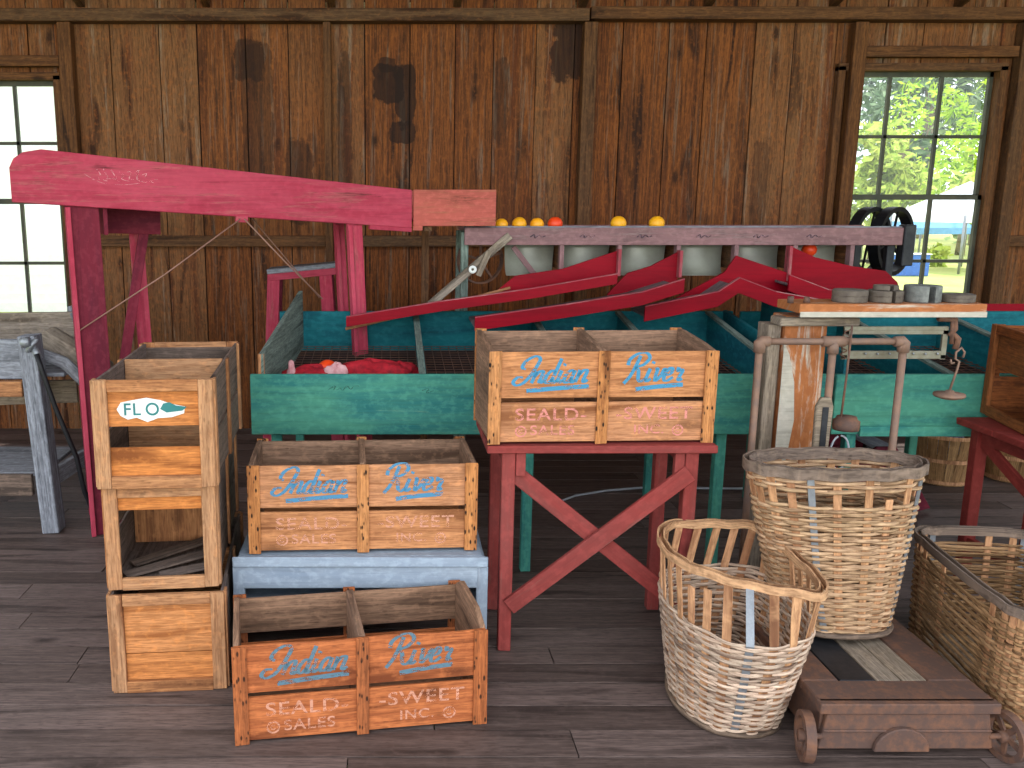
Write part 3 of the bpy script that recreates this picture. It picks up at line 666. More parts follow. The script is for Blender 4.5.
for sx, yy in ((-1, -.025), (1, -.025), (-1, .87), (1, .87)):
    m = MB(); M_ = MT(sx * .325, yy, .075, 0, R(90), R(12 * sx))
    m.lathe([(.058, -.015), (.075, -.015), (.075, .015), (.058, .015), (.058, -.015)], 28, M_, smooth=False); m.lathe([(.001, -.022), (.018, -.022), (.018, .022), (.001, .022)], 14, M_)
    for k in range(5):
        a = 2 * math.pi * k / 5; m.bar(M_ @ Vector((.01 * math.cos(a), .01 * math.sin(a), 0)), M_ @ Vector((.064 * math.cos(a), .064 * math.sin(a), 0)), .016, .008, M_.to_3x3() @ Vector((0, 0, 1)))
    m.tube([(sx * .27, yy, .075), (sx * .34, yy, .075)], .009, 8); m.build('wheel', M_IRON, t)
# pillar
LOWER = set(t.children)
px0, px1, py0, py1 = -.125, .035, .805, .93
m = MB(); m.box(px0, px1, py0, py1, .03, 1.205, jig=.001); pil = m.build('pillar', M_SCALEOR, t, bevel=.004)
m = MB(); m.prism([(px0 - .001, .20), (px0 + .03, .20), (px0 + .028, .45), (px0 + .042, .62), (px0 + .062, .80), (px0 + .05, .95), (px0 + .022, 1.06), (px0 - .001, 1.10)], py0 - .004, py0 - .0005); m.build('bare_white_strip', M_SCALEWH, pil)
m = MB(); m.box(px0 - .055, px0 - .006, py0 + .02, py1, .03, 1.17); m.build('side_board', M_DRIFT, t, bevel=.003)
m = MB(); m.box(px0 - .04, px1 + .10, py0 - .045, py0 + .05, 1.172, 1.203); m.build('cap_bracket', M_DRIFT, t, bevel=.004)
m = MB(); m.box(-.125, .565, .70, .90, 1.228, 1.262, jig=.001); sh = m.build('beam_shelf', M_SCALEOR, t, bevel=.003)
m = MB(); m.box(-.124, .564, .694, .699, 1.214, 1.234); m.build('shelf_edge', M_SCALEWH, sh, bevel=.001)
m = MB(); m.tube([(-.135, .76, 1.26), (-.135, .76, 1.285)], .012, 8); m.tube([(-.075, .76, 1.26), (-.075, .76, 1.283)], [.014, .010], 8); m.build('shelf_bolt', M_IRON, t)
# pipe guard rail
zt = 1.128; yy = .67
m = MB()
for xx in (-.275, -.004, .255): m.tube([(xx, yy, .165), (xx, yy, zt)], .0135, 10)
m.tube([(-.275, yy, zt), (.255, yy, zt)], .0125, 10)
for xx in (-.275, .255):
    s_ = 1 if xx < 0 else -1
    m.tube([(xx, yy, zt - .04), (xx, yy, zt - .004), (xx + s_ * .006, yy, zt), (xx + s_ * .035, yy, zt)], [.0205, .0215, .0215, .019], 12)
m.tube([(-.045, yy, zt), (.037, yy, zt)], .020, 12); m.tube([(-.004, yy, zt), (-.004, yy, zt - .045)], .020, 12)
m.build('guard_rail', M_PIPE, t)
# slotted bracket at the foot of the middle pipe
m = MB(); bx = -.03
m.prism([(bx - .030, .64), (bx + .022, .64), (bx + .030, .89), (bx + .018, .925), (bx - .018, .925), (bx - .034, .89)], .628, .648)
m.build('slotted_bracket', M_DRIFT, t, bevel=.004)
m = MB(); m.prism([(bx - .012, .74), (bx + .010, .74), (bx + .010, .89), (bx - .012, .89)], .624, .627); m.build('slot_shade_plate', M_IRONDK, t)  # dark plate laid on the bracket as the shade inside its slot
m = MB(); m.tube([(.048, .65, 1.19), (.046, .65, 1.0), (.040, .65, .82)], .0045, 6); m.build('steelyard_rod', M_IRON, t)
m = MB(); m.lathe([(.001, 0), (.045, 0), (.047, .012), (.047, .034), (.038, .040), (.034, .050), (.001, .05)], 20, MT(.062, .65, .80)); m.build('small_weight', M_IRON, t)
m = MB(); m.tube([(.05 + .035 * math.sin(a * .3) * (1 if a < 11 else 1), .655, .775 - .065 * (1 - math.cos(a * .3))) for a in range(21)], .004, 6); m.build('wire_loop', M_CORD, t)
# beam
m = MB()
for z in (1.165, 1.072): m.bar((.065, .74, z), (.455, .74, z), .020, .010, (0, 1, 0)); m.bar((.065, .74, z - .012), (.455, .74, z - .012), .016, .012, (0, 1, 0))
m.bar((.445, .74, 1.05), (.445, .74, 1.17), .020, .012); m.bar((.075, .74, 1.05), (.075, .74, 1.17), .020, .012); bm_ = m.build('weigh_beam', M_BRASS, t, bevel=.001)
for k in range(7):
    m = MB(); m.lathe([(.0005, -.002), (.004, -.002), (.004, .002), (.0005, .002)], 8, MT(.15 + k * .045, .729, 1.072 if k % 2 else 1.073, R(90))); m.build('rivet', M_TIN, bm_)
m = MB(); m.tube([(.455, .73, 1.14), (.475, .73, 1.165), (.470, .73, 1.20), (.43, .73, 1.205), (.41, .73, 1.21)], [.008, .010, .012, .012, .016], 8); m.tube([(.46, .73, 1.225), (.468, .73, 1.11)], .008, 8); m.tube([(.47, .73, 1.15), (.49, .73, 1.13), (.485, .73, 1.09)], [.008, .012, .012], 8); m.build('beam_end_knuckle', M_IRON, t)
m = MB(); m.tube([(.06 + .012 * math.cos(a * .9), .70 + .006 * a / 8, 1.17 - .004 * a) for a in range(30)], .0025, 5); m.build('wire_wrap', M_IRON, t)
for c_ in t.children:      # the pillar stands at the far end of the platform
    if c_ not in LOWER: c_.location = (.117, .165, 0); c_.scale = (1.094, 1, 1)
# counterpoise hanger
t = thing('counterpoise_hanger', 'thin iron rod and pan hanging from the hook of the scale beam', 'hanger', (2.125, 3.325, .925))
m = MB(); m.tube([(0.028, 0, .135), (.032, 0, .155), (.018, 0, .172), (.0, 0, .155), (.0, 0, .13), (.016, 0, .12), (.012, 0, .09), (-.006, 0, .01)], .0042, 8); m.build('hook_rod', M_PIPE, t)
m = MB(); m.tube([(-.016, 0, .128), (-.014, 0, .112), (-.002, 0, .116)], .004, 6); m.build('hook_tip', M_PIPE, t)
m = MB(); m.lathe([(.001, -.006), (.050, -.006), (.055, .0), (.053, .008), (.02, .010), (.012, .02), (.001, .02)], 28, MT(-.006, 0, -.01)); m.lathe([(.001, -.022), (.032, -.022), (.036, -.014), (.001, -.014)], 20, MT(-.006, 0, -.0)); m.build('pan', M_PIPE, t)

def disc_weight(label, loc, r_, h, mat, slot=0.0, ridge=True):
    m = MB(); n = 40; V = []; rings = [(r_ * .97, 0), (r_, h * .08), (r_, h * .45), (r_ * .975, h * .5), (r_, h * .55), (r_, h * .92), (r_ * .95, h)] if ridge else [(r_ * .97, 0), (r_, h * .06), (r_, h * .94), (r_ * .96, h)]
    a0 = slot / r_; F = []; U = []     # annular sector leaving the slot open
    A = [-math.pi / 2 + a0 + (2 * math.pi - 2 * a0) * k / n for k in range(n + 1)]
    prof = [(r_ * .12, h * .95), (r_ * .12, .0)] + rings + [(r_ * .12, h * .95)]
    for a in A:
        for rr, z in prof: V.append((rr * math.cos(a), rr * math.sin(a), z))
    q = len(prof)
    for i in range(n):
        for k in range(q - 1): F.append((i * q + k, (i + 1) * q + k, (i + 1) * q + k + 1, i * q + k + 1))
    if slot: F.append(tuple(range(q - 1))); F.append(tuple(n * q + k for k in range(q - 2, -1, -1)))
    m.add(V, F, [[(0, 0)] * len(f) for f in F]); o = m.build('disc_weight', mat, bevel=0); o.location = loc
    return tag(o, label, 'weight', 'weights on the scale shelf')
WZ = 1.2625
disc_weight('brown iron disc weight at the left end of the row on the scale shelf', (1.740, 3.39, WZ), .062, .046, M_DISC)
disc_weight('slotted brown iron weight, lower of the stacked pair on the scale shelf', (1.872, 3.39, WZ), .062, .044, M_DISC, .007)
o = disc_weight('small slotted iron weight, top of the stacked pair on the scale shelf', (1.872, 3.39, WZ + .0448), .043, .018, M_DISC, .007, False)
disc_weight('tall grey zinc weight with a notch on the scale shelf', (2.012, 3.39, WZ), .064, .062, M_ZINC, .012, False)
disc_weight('thin flat brown iron weight at the right end of the scale shelf', (2.145, 3.39, WZ), .060, .030, M_DISC)

# ------------------------------------------------------------------ green bins
def bin_(label, x0, x1, dv, front_label_marks, extra=False):
    t = thing('green_bin', label, 'bin', ((x0 + x1) / 2, 3.78, 0)); cx = (x0 + x1) / 2; a, b = x0 - cx, x1 - cx; D = 1.10
    m = MB(); m.box(a, b, 0, .022, .645, .91, jig=.001); fr = m.build('front_board', M_GREEN, t, bevel=.003)
    m = MB(); m.box(a, b, D, D + .022, .80, 1.052, jig=.001); m.build('back_board', M_GREENIN, t, bevel=.003)
    for k, xx in enumerate((a + .035, b - .057)):
        m = MB(); M_ = MT(xx, 0, 0, 0, 0, R(90) - (.065 if k == 0 else 0)); m.prism([(.0231, .73), (.0231, .995 if k == 0 else .93), (D - .001, 1.165 if k == 0 else 1.06), (D - .001, .86)], -.022, 0, M_); sb = m.build('end_board', M_GREENGY if x0 < 0 and k == 0 else M_GREENIN, t, bevel=.002)
        if x0 < 0 and k == 0:
            m = MB(); m.box(xx - .002, xx + .024, .0225, .030, .73, .994); m.build('end_cleat', M_CRATE, sb)
    for xx in dv:
        m = MB(); M_ = MT(xx - cx, 0, 0, 0, 0, R(90)); m.prism([(.024, .70), (.024, .885), (D - .002, 1.042), (D - .002, .84)], -.018, 0, M_); dd = m.build('divider', M_GREENIN, t, bevel=.001)
        m = MB(); m.bar((xx - cx + .0, .025, .891), (xx - cx + .0, D - .002, 1.048), .014, .030, (1, 0, 0)); m.build('divider_cap', M_GREENGY, dd)
    m = MB()   # wire mesh floor, sloping to the front
    z0, z1 = .76, .86; nx = int((b - a - .12) / .045)
    for i in range(nx + 1): xx = a + .06 + (b - a - .12) * i / nx; m.bar((xx, .024, z0), (xx, D - .002, z1), .003, .003, (1, 0, 0))
    for j in range(24): f = j / 23; m.bar((a + .06, .024 + (D - .026) * f, z0 + (z1 - z0) * f), (b - .06, .024 + (D - .026) * f, z0 + (z1 - z0) * f), .003, .003)
    m.build('wire_floor', M_IRON, t)
    m = MB()
    for j in range(6): f0, f1 = j / 6, (j + 1) / 6; m.bar((a + .06, .03 + (D - .04) * (f0 + f1) / 2, z0 - .03 + (z1 - z0) * (f0 + f1) / 2), (b - .06, .03 + (D - .04) * (f0 + f1) / 2, z0 - .03 + (z1 - z0) * (f0 + f1) / 2), .012, .155, (0, 1, .13))
    m.build('slatted_floor', wood('dark_bin_floor', sr(30, 18, 18), sr(62, 40, 40)), t)
    for xx in (a + .08, (a + b) / 2 - .05, b - .445 if x0 < 0 else b - .1):
        for y0_ in (.03, D - .06):
            m = MB(); m.box(xx, xx + .045, y0_, y0_ + .045, 0, .66 if y0_ < .5 else .81); m.build('leg', M_GREEN, t, bevel=.003)
    if extra:
        m = MB(); m.box(-.9, b, -.016, -.001, .64, .685); m.build('ledger_strip', M_GREEN, t, bevel=.002)
    if front_label_marks:
        m = MB(); ribbon(m, smooth([(x_ - .05, z_ - .04) for x_, z_ in ((-.85, .885), (-.82, .90), (-.83, .875), (-.80, .89), (-.79, .88), (-.77, .90), (-.755, .885), (-.74, .90), (-.72, .90))]), .005, -.003)
        ribbon(m, smooth([(-.50, .84), (-.47, .85), (-.48, .83), (-.45, .84)]), .005, -.003); ribbon(m, smooth([(-.08, .87), (-.06, .88), (-.06, .86), (-.04, .87)]), .005, -.003); m.build('scribble', M_DARKINK, fr)
    return t
bin_('long green sorting bin on legs behind the lettered crates', -.59, 1.88, (.15, .78, 1.25, 1.74), True)
bin_('green sorting bin behind the platform scale at the right', 1.92, 3.95, (2.45, 3.0), False, True)

# mesh sacks and a ball of fruit in the left bin compartment
def blob(m, c, r, sq=(1, 1, 1), amp=.15, n=14, seed=0):
    rg = random.Random(seed); ph = [rg.uniform(0, 6) for _ in range(6)]; V = []; F = []
    for i in range(n + 1):
        th = math.pi * i / n
        for j in range(n * 2):
            a = math.pi * j / n; k = 1 + amp * (math.sin(3 * a + ph[0] + 2 * th) * .5 + math.sin(5 * a + ph[1]) * math.sin(4 * th + ph[2]) * .6)
            V.append((c[0] + r * k * sq[0] * math.sin(th) * math.cos(a), c[1] + r * k * sq[1] * math.sin(th) * math.sin(a), c[2] + r * k * sq[2] * math.cos(th)))
    for i in range(n):
        for j in range(2 * n): F.append((i * 2 * n + j, (i + 1) * 2 * n + j, (i + 1) * 2 * n + (j + 1) % (2 * n), i * 2 * n + (j + 1) % (2 * n)))
    m.add(V, F, [[(0, 0)] * 4] * len(F), smooth=True)
t = thing('fruit_sack', 'crumpled red mesh sack with pale ends lying in the left green bin', 'sack', (-.08, 4.02, .815))
m = MB(); blob(m, (0, 0, .055), .11, (1.6, .8, .55), .22, 18, 3); blob(m, (.13, .03, .05), .08, (1.2, .8, .6), .25, 14, 5); m.build('mesh_body', M_BAGR, t)
m = MB(); blob(m, (-.15, -.04, .055), .055, (1.0, .7, .9), .3, 12, 8); blob(m, (-.09, -.075, .035), .05, (1.9, .5, .5), .3, 12, 9); blob(m, (.12, -.08, .035), .045, (1.6, .5, .5), .3, 12, 11); m.build('pale_end', M_BAGP, t)
t = thing('fruit_sack', 'small red mesh sack bunched in the left corner of the green bin', 'sack', (-.40, 4.0, .815))
m = MB(); blob(m, (0.05, 0, .045), .08, (1.5, .8, .6), .25, 14, 21); m.build('mesh_body', M_BAGR, t)
m = MB(); blob(m, (-.035, -.03, .06), .035, (.5, .6, 1.6), .3, 10, 23); blob(m, (-.01, -.05, .03), .04, (1.6, .5, .5), .3, 10, 24); m.build('pale_end', M_BAGP, t)
def fruit(label, loc, r, mat, name='orange', cat='orange', group='oranges on the sizing machine'):
    m = MB(); m.lathe([(.0005, -r * .95)] + [(r * math.sin(math.pi * k / 14), -r * math.cos(math.pi * k / 14) * .95) for k in range(1, 14)] + [(r * .10, r * .93), (.0005, r * .90)], 24)
    o = m.build(name, mat); o.location = loc; return tag(o, label, cat, group)
fruit('bright red-orange fruit resting between the red sacks in the green bin', (-.275, 4.03, .885), .048, M_REDOR, group='fruit lying lower down')
fruit('red-orange fruit lying at the upper right bend of the red trays', (2.345, 5.06, 1.375), .04, M_REDOR, group='fruit lying lower down')

# ------------------------------------------------------------------ sizing machine
t = thing('fruit_sizer', 'long fruit sizing machine with a mauve side rail and grey metal drops', 'machine', (1.593, 4.93, -.085))
t.scale = (1.03, 1, 1)
ox, oy = .9, 3.95; X = lambda x: x - ox
m = MB(); m.box(X(-.245), X(2.06), 0, .022, 1.492, 1.585, jig=.001); rl = m.build('side_rail', M_MAUVE, t, bevel=.003)
m = MB()
for xx in (.10, .36, .66, .97, 1.27, 1.55):
    ribbon(m, smooth([(X(xx), 1.535), (X(xx) + .02, 1.548), (X(xx) + .025, 1.53), (X(xx) + .045, 1.545), (X(xx) + .06, 1.535), (X(xx) + .08, 1.542)]), .008, -.003)
m.build('stencil_mark', paintmark('dark_stencil', sr(66, 58, 76), .3, .6, 60, .8), rl)
m = MB(); m.box(X(-.245), X(2.08), .022, .05, 1.575, 1.592); m.build('rail_cap', M_GREY, t, bevel=.002)
m = MB(); m.box(X(-.22), X(2.0), .05, .42, 1.555, 1.564); m.build('carrier_belt', M_GREY, t)
m = MB(); m.box(X(-.245), X(2.06), .42, .44, 1.49, 1.59); m.build('side_rail', M_MAUVE, t, bevel=.003)
m = MB(); m.box(X(2.061), X(2.12), -.01, .06, 1.38, 1.60); m.build('end_board', M_IRONDK, t, bevel=.004)
for xx in (-.26, 2.0):
    for y0_ in (.03, .38): m = MB(); m.box(X(xx), X(xx) + .04, y0_, y0_ + .04, .086, 1.49 if xx > 0 else 1.56); m.build('leg', M_GREENGY if xx < 0 else M_IRONDK, t, bevel=.003)
for xx in (.27, .575, .885, 1.19, 1.50, 1.80):
    m = MB(); m.box(X(xx) - .011, X(xx) + .011, .0, .05, 1.34, 1.491); m.build('partition_post', M_MAUVE, t, bevel=.001)
    m = MB(); m.box(X(xx) - .008, X(xx) + .008, .051, .40, 1.36, 1.491); m.build('partition', M_FRAMEW, t)
for xx in (-.03, .27, .575, .885, 1.19, 1.50):    # curved sheet drops between the partitions
    V = []; F = []; n = 12
    wdt = .27
    for i in range(n + 1):
        th = math.pi / 2 * i / n; y = .36 - .27 * math.sin(th); z = 1.35 + .13 * math.cos(th) + 0
        y = .38 - .33 * math.sin(th); z = 1.485 - .15 * (1 - math.cos(th)) if i < n else 1.335
        y = .17 - .11 * (1 - math.cos(th)); z = 1.488 - .165 * math.sin(th)
        for k, u in enumerate((.018, .018 + wdt * (1 - .10 * i / n))): V.append((X(xx) + u, y, z))
    for i in range(n): F.append((2 * i, 2 * i + 1, 2 * i + 3, 2 * i + 2))
    m = MB(); m.add(V, F, [[(0, 0)] * 4] * len(F), smooth=True); o = m.build('sheet_drop', M_GALV, t); sd = o.modifiers.new('thick', 'SOLIDIFY'); sd.thickness = .003
m = MB(); m.bar((X(.02), .06, 1.48), (X(.16), .06, 1.30), .028, .02); m.build('diagonal_strut', M_MAUVE, t, bevel=.001)
def spoked_wheel(parent, c, r, wd, mat, rz, nm='flywheel', sp=6, th=.02, tilt=0):
    m = MB(); M_ = Matrix.Translation(c) @ Matrix.Rotation(rz, 4, 'Z') @ Matrix.Rotation(R(90), 4, 'X')
    m.lathe([(r - th, -wd / 2), (r, -wd / 2), (r, wd / 2), (r - th, wd / 2), (r - th, -wd / 2)], 40, M_, smooth=False)
    m.lathe([(.001, -wd * .7), (.024, -wd * .7), (.024, wd * .7), (.001, wd * .7)], 16, M_)
    for k in range(sp): a = 2 * math.pi * k / sp + .3; m.bar(M_ @ Vector((.02 * math.cos(a), .02 * math.sin(a), 0)), M_ @ Vector(((r - th * .5) * math.cos(a), (r - th * .5) * math.sin(a), 0)), .012, .010, M_.to_3x3() @ Vector((0, 0, 1)))
    return m.build(nm, mat, parent)
spoked_wheel(t, (X(-.14), .20, 1.40), .135, .03, M_IRON, R(20), sp=5, th=.010)
spoked_wheel(t, (X(2.165), .46 + .10, 1.49), .205, .06, M_RUBBER, R(35), sp=6, th=.026)
spoked_wheel(t, (X(2.30), .46 + .10, 1.49), .205, .06, M_RUBBER, R(35), sp=6, th=.026)
m = MB(); m.tube([(X(1.80), .56, 1.49), (X(2.42), .56, 1.49)], .016, 10); m.tube([(X(1.93), .40, 1.44), (X(1.93), .43, 1.44)], .03, 14); m.bar((X(1.78), .50, 1.47), (X(2.05), .50, 1.30), .03, .03); m.bar((X(2.05), .50, 1.47), (X(1.80), .50, 1.28), .03, .03); m.build('drive_shaft', M_IRONDK, t)
# lever
m = MB(); m.bar((X(-.01), -.03, 1.545), (X(-.47), -.03, 1.13), .042, .02); lv = m.build('lever', M_DRIFT, t, bevel=.002)
m = MB(); m.bar((X(-.175), -.055, 1.33), (X(-.12), -.055, 1.46), .03, .014); m.build('lever_link', M_DRIFT, t, bevel=.002)
m = MB(); m.lathe([(.007, 0), (.021, 0), (.021, .01), (.007, .01), (.007, 0)], 18, MT(X(-.205), -.062, 1.365, R(90))); m.build('washer', M_LABELW, t)
m = MB(); m.tube([(X(-.86), -.30, 1.075), (X(-.45), -.24, 1.165), (X(-.02), -.16, 1.275)], .0075, 8); m.build('lever_rod', M_CRATE, t)
for i, (xx, mt, lab, rr) in enumerate(((-.055, M_GRAPE, 'yellow orange half hidden behind the salmon feed box', .036), (.040, M_GRAPE, 'yellow fruit, first clear one right of the salmon feed box', .040), (.135, M_ORANGE, 'deep orange fruit between the yellow one and the red one', .038), (.232, M_REDOR, 'red-orange fruit, the only red one on top of the sizer', .041), (.57, M_GRAPE, 'yellow fruit alone near the middle of the sizer rail', .043), (.775, M_GRAPE, 'yellow fruit furthest right along the sizer rail', .043))):
    fruit(lab, ((xx + .662) * 1.029, 5.03, 1.5645 - .085 + rr * .95), rr, mt)

# red side trays
def tray(label, rail, back, yf=3.70, yb=3.90, rh=.055, left_open=True, end=None, dy=0.0):
    rail = [(x + .632, z - .070) for x, z in rail]; back = [(x + .668, z - .084) for x, z in back]; yf, yb = yf * 1.222, yb * 1.228
    if end: end = (end[0] + .668, end[1] - .084, end[2] - .084)
    t = thing('delivery_tray', label, 'tray', (rail[0][0], yf, rail[0][1]), 0, 'red delivery trays'); o0 = Vector((rail[0][0], yf, rail[0][1]))
    def strip(m, P, Q, th):      # ribbon between two polylines with thickness along y
        pass
    m = MB(); pts = [(x, z) for x, z in rail] + [(x, z - rh) for x, z in reversed(rail)]
    m.prism([(x - o0.x, z - o0.z) for x, z in pts], 0, .016); m.build('front_rail', M_RED, t, bevel=.001)
    m = MB()
    for (a, b) in zip(rail[:-1], rail[1:]): m.bar((a[0] - o0.x, .008, a[1] - o0.z + .002), (b[0] - o0.x, .008, b[1] - o0.z + .002), .005, .018)
    m.build('rail_edge', M_REDEDGE, t)
    m = MB(); lo = [(x, z) for x, z in back]
    def rz_(x):
        for (a, b) in zip(rail[:-1], rail[1:]):
            if a[0] <= x <= b[0]: return a[1] + (b[1] - a[1]) * (x - a[0]) / (b[0] - a[0])
        return rail[0][1] if x < rail[0][0] else rail[-1][1]
    sh = (yb - yf) * .42
    base = [(x, rz_(min(max(x * yf / yb, rail[0][0]), rail[-1][0])) - .045) for x, z in back]
    xs = sorted({x for x, _ in back} | {a[0] for a in rail if back[0][0] < a[0] < back[-1][0]})
    def bz(x):
        for (a, b) in zip(back[:-1], back[1:]):
            if a[0] <= x <= b[0]: return a[1] + (b[1] - a[1]) * (x - a[0]) / max(1e-6, b[0] - a[0])
        return back[0][1] if x < back[0][0] else back[-1][1]
    pts = [(x, max(bz(x), rz_(x) - .03)) for x in xs] + [(x, rz_(x) - .045) for x in reversed(xs)]
    m.prism([(x - o0.x, z - o0.z) for x, z in pts], yb - yf, yb - yf + .016); m.build('back_panel', M_RED, t, bevel=.001)
    m = MB()
    for (a, b) in zip(rail[:-1], rail[1:]):
        V = [(a[0] - o0.x, .016, a[1] - .04 - o0.z), (b[0] - o0.x, .016, b[1] - .04 - o0.z), (b[0] - o0.x, yb - yf, b[1] - .035 - o0.z), (a[0] - o0.x, yb - yf, a[1] - .035 - o0.z)]
        V += [(p[0], p[1], p[2] - .012) for p in V]
        F = [(0, 1, 2, 3), (7, 6, 5, 4), (0, 4, 5, 1), (2, 6, 7, 3), (1, 5, 6, 2), (3, 7, 4, 0)]; m.add(V, F, [[(V[i][0], V[i][1]) for i in f] for f in F])
    m.build('tray_floor', M_TRAYFL, t)
    if end:
        x, z0, z1 = end; m = MB(); m.box(x - .008 - o0.x, x + .008 - o0.x, yb - yf - .04, yb - yf + .014, z0 - o0.z, z1 - o0.z); m.build('end_post', M_REDEDGE, t)
    return t
tray('longest red tray, reaching furthest left over the green bin', [(-.847, 1.125), (-.364, 1.205), (.10, 1.27), (.535, 1.345)], [(-.112, 1.20), (.011, 1.333), (.264, 1.37), (.56, 1.468)], yf=3.76, yb=3.93, end=(.555, 1.335, 1.475), rh=.05)
tray('second red tray from the left, ending above the bright lettered crate', [(-.2, 1.14), (.25, 1.205), (.626, 1.267), (.83, 1.331)], [(.50, 1.24), (.60, 1.35), (.72, 1.386), (.865, 1.463)], yf=3.64, yb=3.90, end=(.868, 1.33, 1.47), rh=.065)
tray('peaked red tray that slopes down both left and right', [(.663, 1.187), (1.028, 1.262), (1.129, 1.331), (1.316, 1.262), (1.60, 1.212)], [(.87, 1.22), (1.115, 1.355), (1.17, 1.442), (1.47, 1.345), (1.66, 1.235)], rh=.075)
tray('rounded red tray at the right end under the black wheels', [(1.42, 1.338), (1.629, 1.262), (1.80, 1.25), (2.0, 1.255)], [(1.455, 1.493), (1.60, 1.432), (1.80, 1.385), (1.98, 1.36), (2.05, 1.30), (2.07, 1.25)], yf=3.78, yb=3.92, end=(1.452, 1.31, 1.493), rh=.08)
m = MB(); m.box(-.18, .18, -.01, .01, -.04, .04); o = m.build('red_board', M_RED, bevel=.002); o.location = (3.30, 4.915, 1.05); tag(o, 'short red board on the rear edge of the right green bin', 'board')

# ------------------------------------------------------------------ crimson feed chute on legs
A = Vector((-1.70, 4.15, 0)); B = Vector((.128, 4.88, 0)); ang = math.atan2(B.y - A.y, B.x - A.x); L = (B - A).length
t = thing('feed_chute', 'long faded crimson wooden chute on tall maroon legs', 'chute', (A.x, A.y, 0), ang)
side = [(0, 1.685), (.0, 1.84), (.03, 1.875), (.075, 1.900), (.15, 1.912), (L, 1.778), (L, 1.585)]
side = [(0, 1.633), (.0, 1.785), (.02, 1.825), (.06, 1.853), (.14, 1.868), (L, 1.698), (L, 1.500)]
m = MB(); m.prism(side, 0, .022); sb = m.build('side_board', M_PINK, t, bevel=.003)
m = MB(); m.prism([(x, z - .0) for x, z in side], .40, .422); m.build('side_board', M_PINK, t, bevel=.003)
m = MB(); m.bar((.02, .211, 1.648), (L - .005, .211, 1.516), .016, .376, (0, 1, 0)); m.build('chute_floor', M_MAROON, t)
m = MB(); m.bar((1.02, .011, 1.552), (1.08, .011, 1.549), .03, .03); m.build('bottom_cleat', M_PINK, t, bevel=.002)
m = MB(); m.bar((L - .24, .011, 1.506), (L - .002, .011, 1.489), .022, .03); m.build('bottom_cleat', M_PINK, t, bevel=.002)
m = MB()
for k in range(7):
    x = .27 + k * .035; ribbon(m, smooth([(x + .1, 1.79 - .01 * k * .5), (x + .12, 1.76 - .02 * math.sin(k)), (x + .11, 1.74), (x + .15, 1.73 + .012 * math.sin(k * 2))]), .004, -.001)
ribbon(m, smooth([(.32, 1.76), (.40, 1.72), (.52, 1.715), (.65, 1.74)]), .003, -.001); m.build('chalk_scribble', M_CHALK, sb)
for x, y, wd, nm, zt_ in ((.30, .03, .15, 'leg', 1.622), (.30, .37, .13, 'leg', 1.622), (1.65, .03, .085, 'leg', 1.528), (1.68, .37, .06, 'leg', 1.528)):
    lean = .02 if x < 1 else .07
    m = MB(); m.bar((x + lean, y, 0), (x, y, zt_), wd, .022, (0, 1, 0)); m.build(nm, M_MAROON if x < 1 else M_PINK, t, bevel=.002)
    m = MB(); m.bar((x + lean - wd / 2 + .012, y - .022, 0), (x - wd / 2 + .012, y - .022, zt_ - .012), .022, .020, (0, 1, 0)); m.build('leg_edge_strip', M_PINK, t, bevel=.002)
m = MB(); m.bar((.405, .045, 1.56), (.405, .36, 1.56), .16, .02, (1, 0, 0)); m.build('cross_board', M_MAROON, t, bevel=.002)
m = MB(); m.bar((.27, .345, 1.55), (.70, .345, 1.535), .13, .02, (0, 1, 0)); m.build('cross_board', M_MAROON, t, bevel=.002)
m = MB(); m.bar((.36, .06, .40), (.62, .36, 1.50), .05, .02, (0, 1, 0)); m.build('knee_brace', M_MAROON, t, bevel=.002)
m = MB(); m.bar((.62, .40, 0), (.58, .40, 1.50), .07, .03, (0, 1, 0)); m.build('leg', M_PINK, t, bevel=.002)
m = MB(); m.tube([(1.04, -.01, 1.552), (.66, -.015, 1.29), (.245, .005, 1.03)], .0035, 6); m.build('tie_wire', M_WIRE, t)
m = MB(); m.tube([(1.06, -.01, 1.552), (1.26, -.01, 1.34), (1.46, -.01, 1.14)], .0035, 6); m.build('tie_wire', M_WIRE, t)
m = MB(); m.tube([(1.20, .425, 1.55), (1.58, .425, 1.10)], .003, 6); m.build('tie_wire', M_WIRE, t)
t = thing('feed_box', 'short faded salmon wooden box between the chute and the fruit', 'box', (.135, 4.88, 1.532))
m = MB(); m.box(0, .44, 0, .02, -.022, .168, jig=.001); m.build('front_board', M_SALMON, t, bevel=.003)
m = MB(); m.box(0, .44, .34, .36, 0, .168); m.build('back_board', M_SALMON, t, bevel=.003)
m = MB(); m.box(.422, .44, .021, .339, 0, .168); m.build('end_board', M_SALMON, t, bevel=.002)
m = MB(); m.box(0, .421, .021, .339, 0, .014); m.build('bottom_board', M_SALMON, t)
m = MB(); m.box(.0, .05, .002, .018, -.045, -.022); m.build('foot', M_SALMON, t)
m = MB(); m.box(.06, .10, .361, .40, -1.532, .12); m.box(.06, .10, .022, .40, -.05, -.0225); m.build('support_post', M_FRAMEW, t)

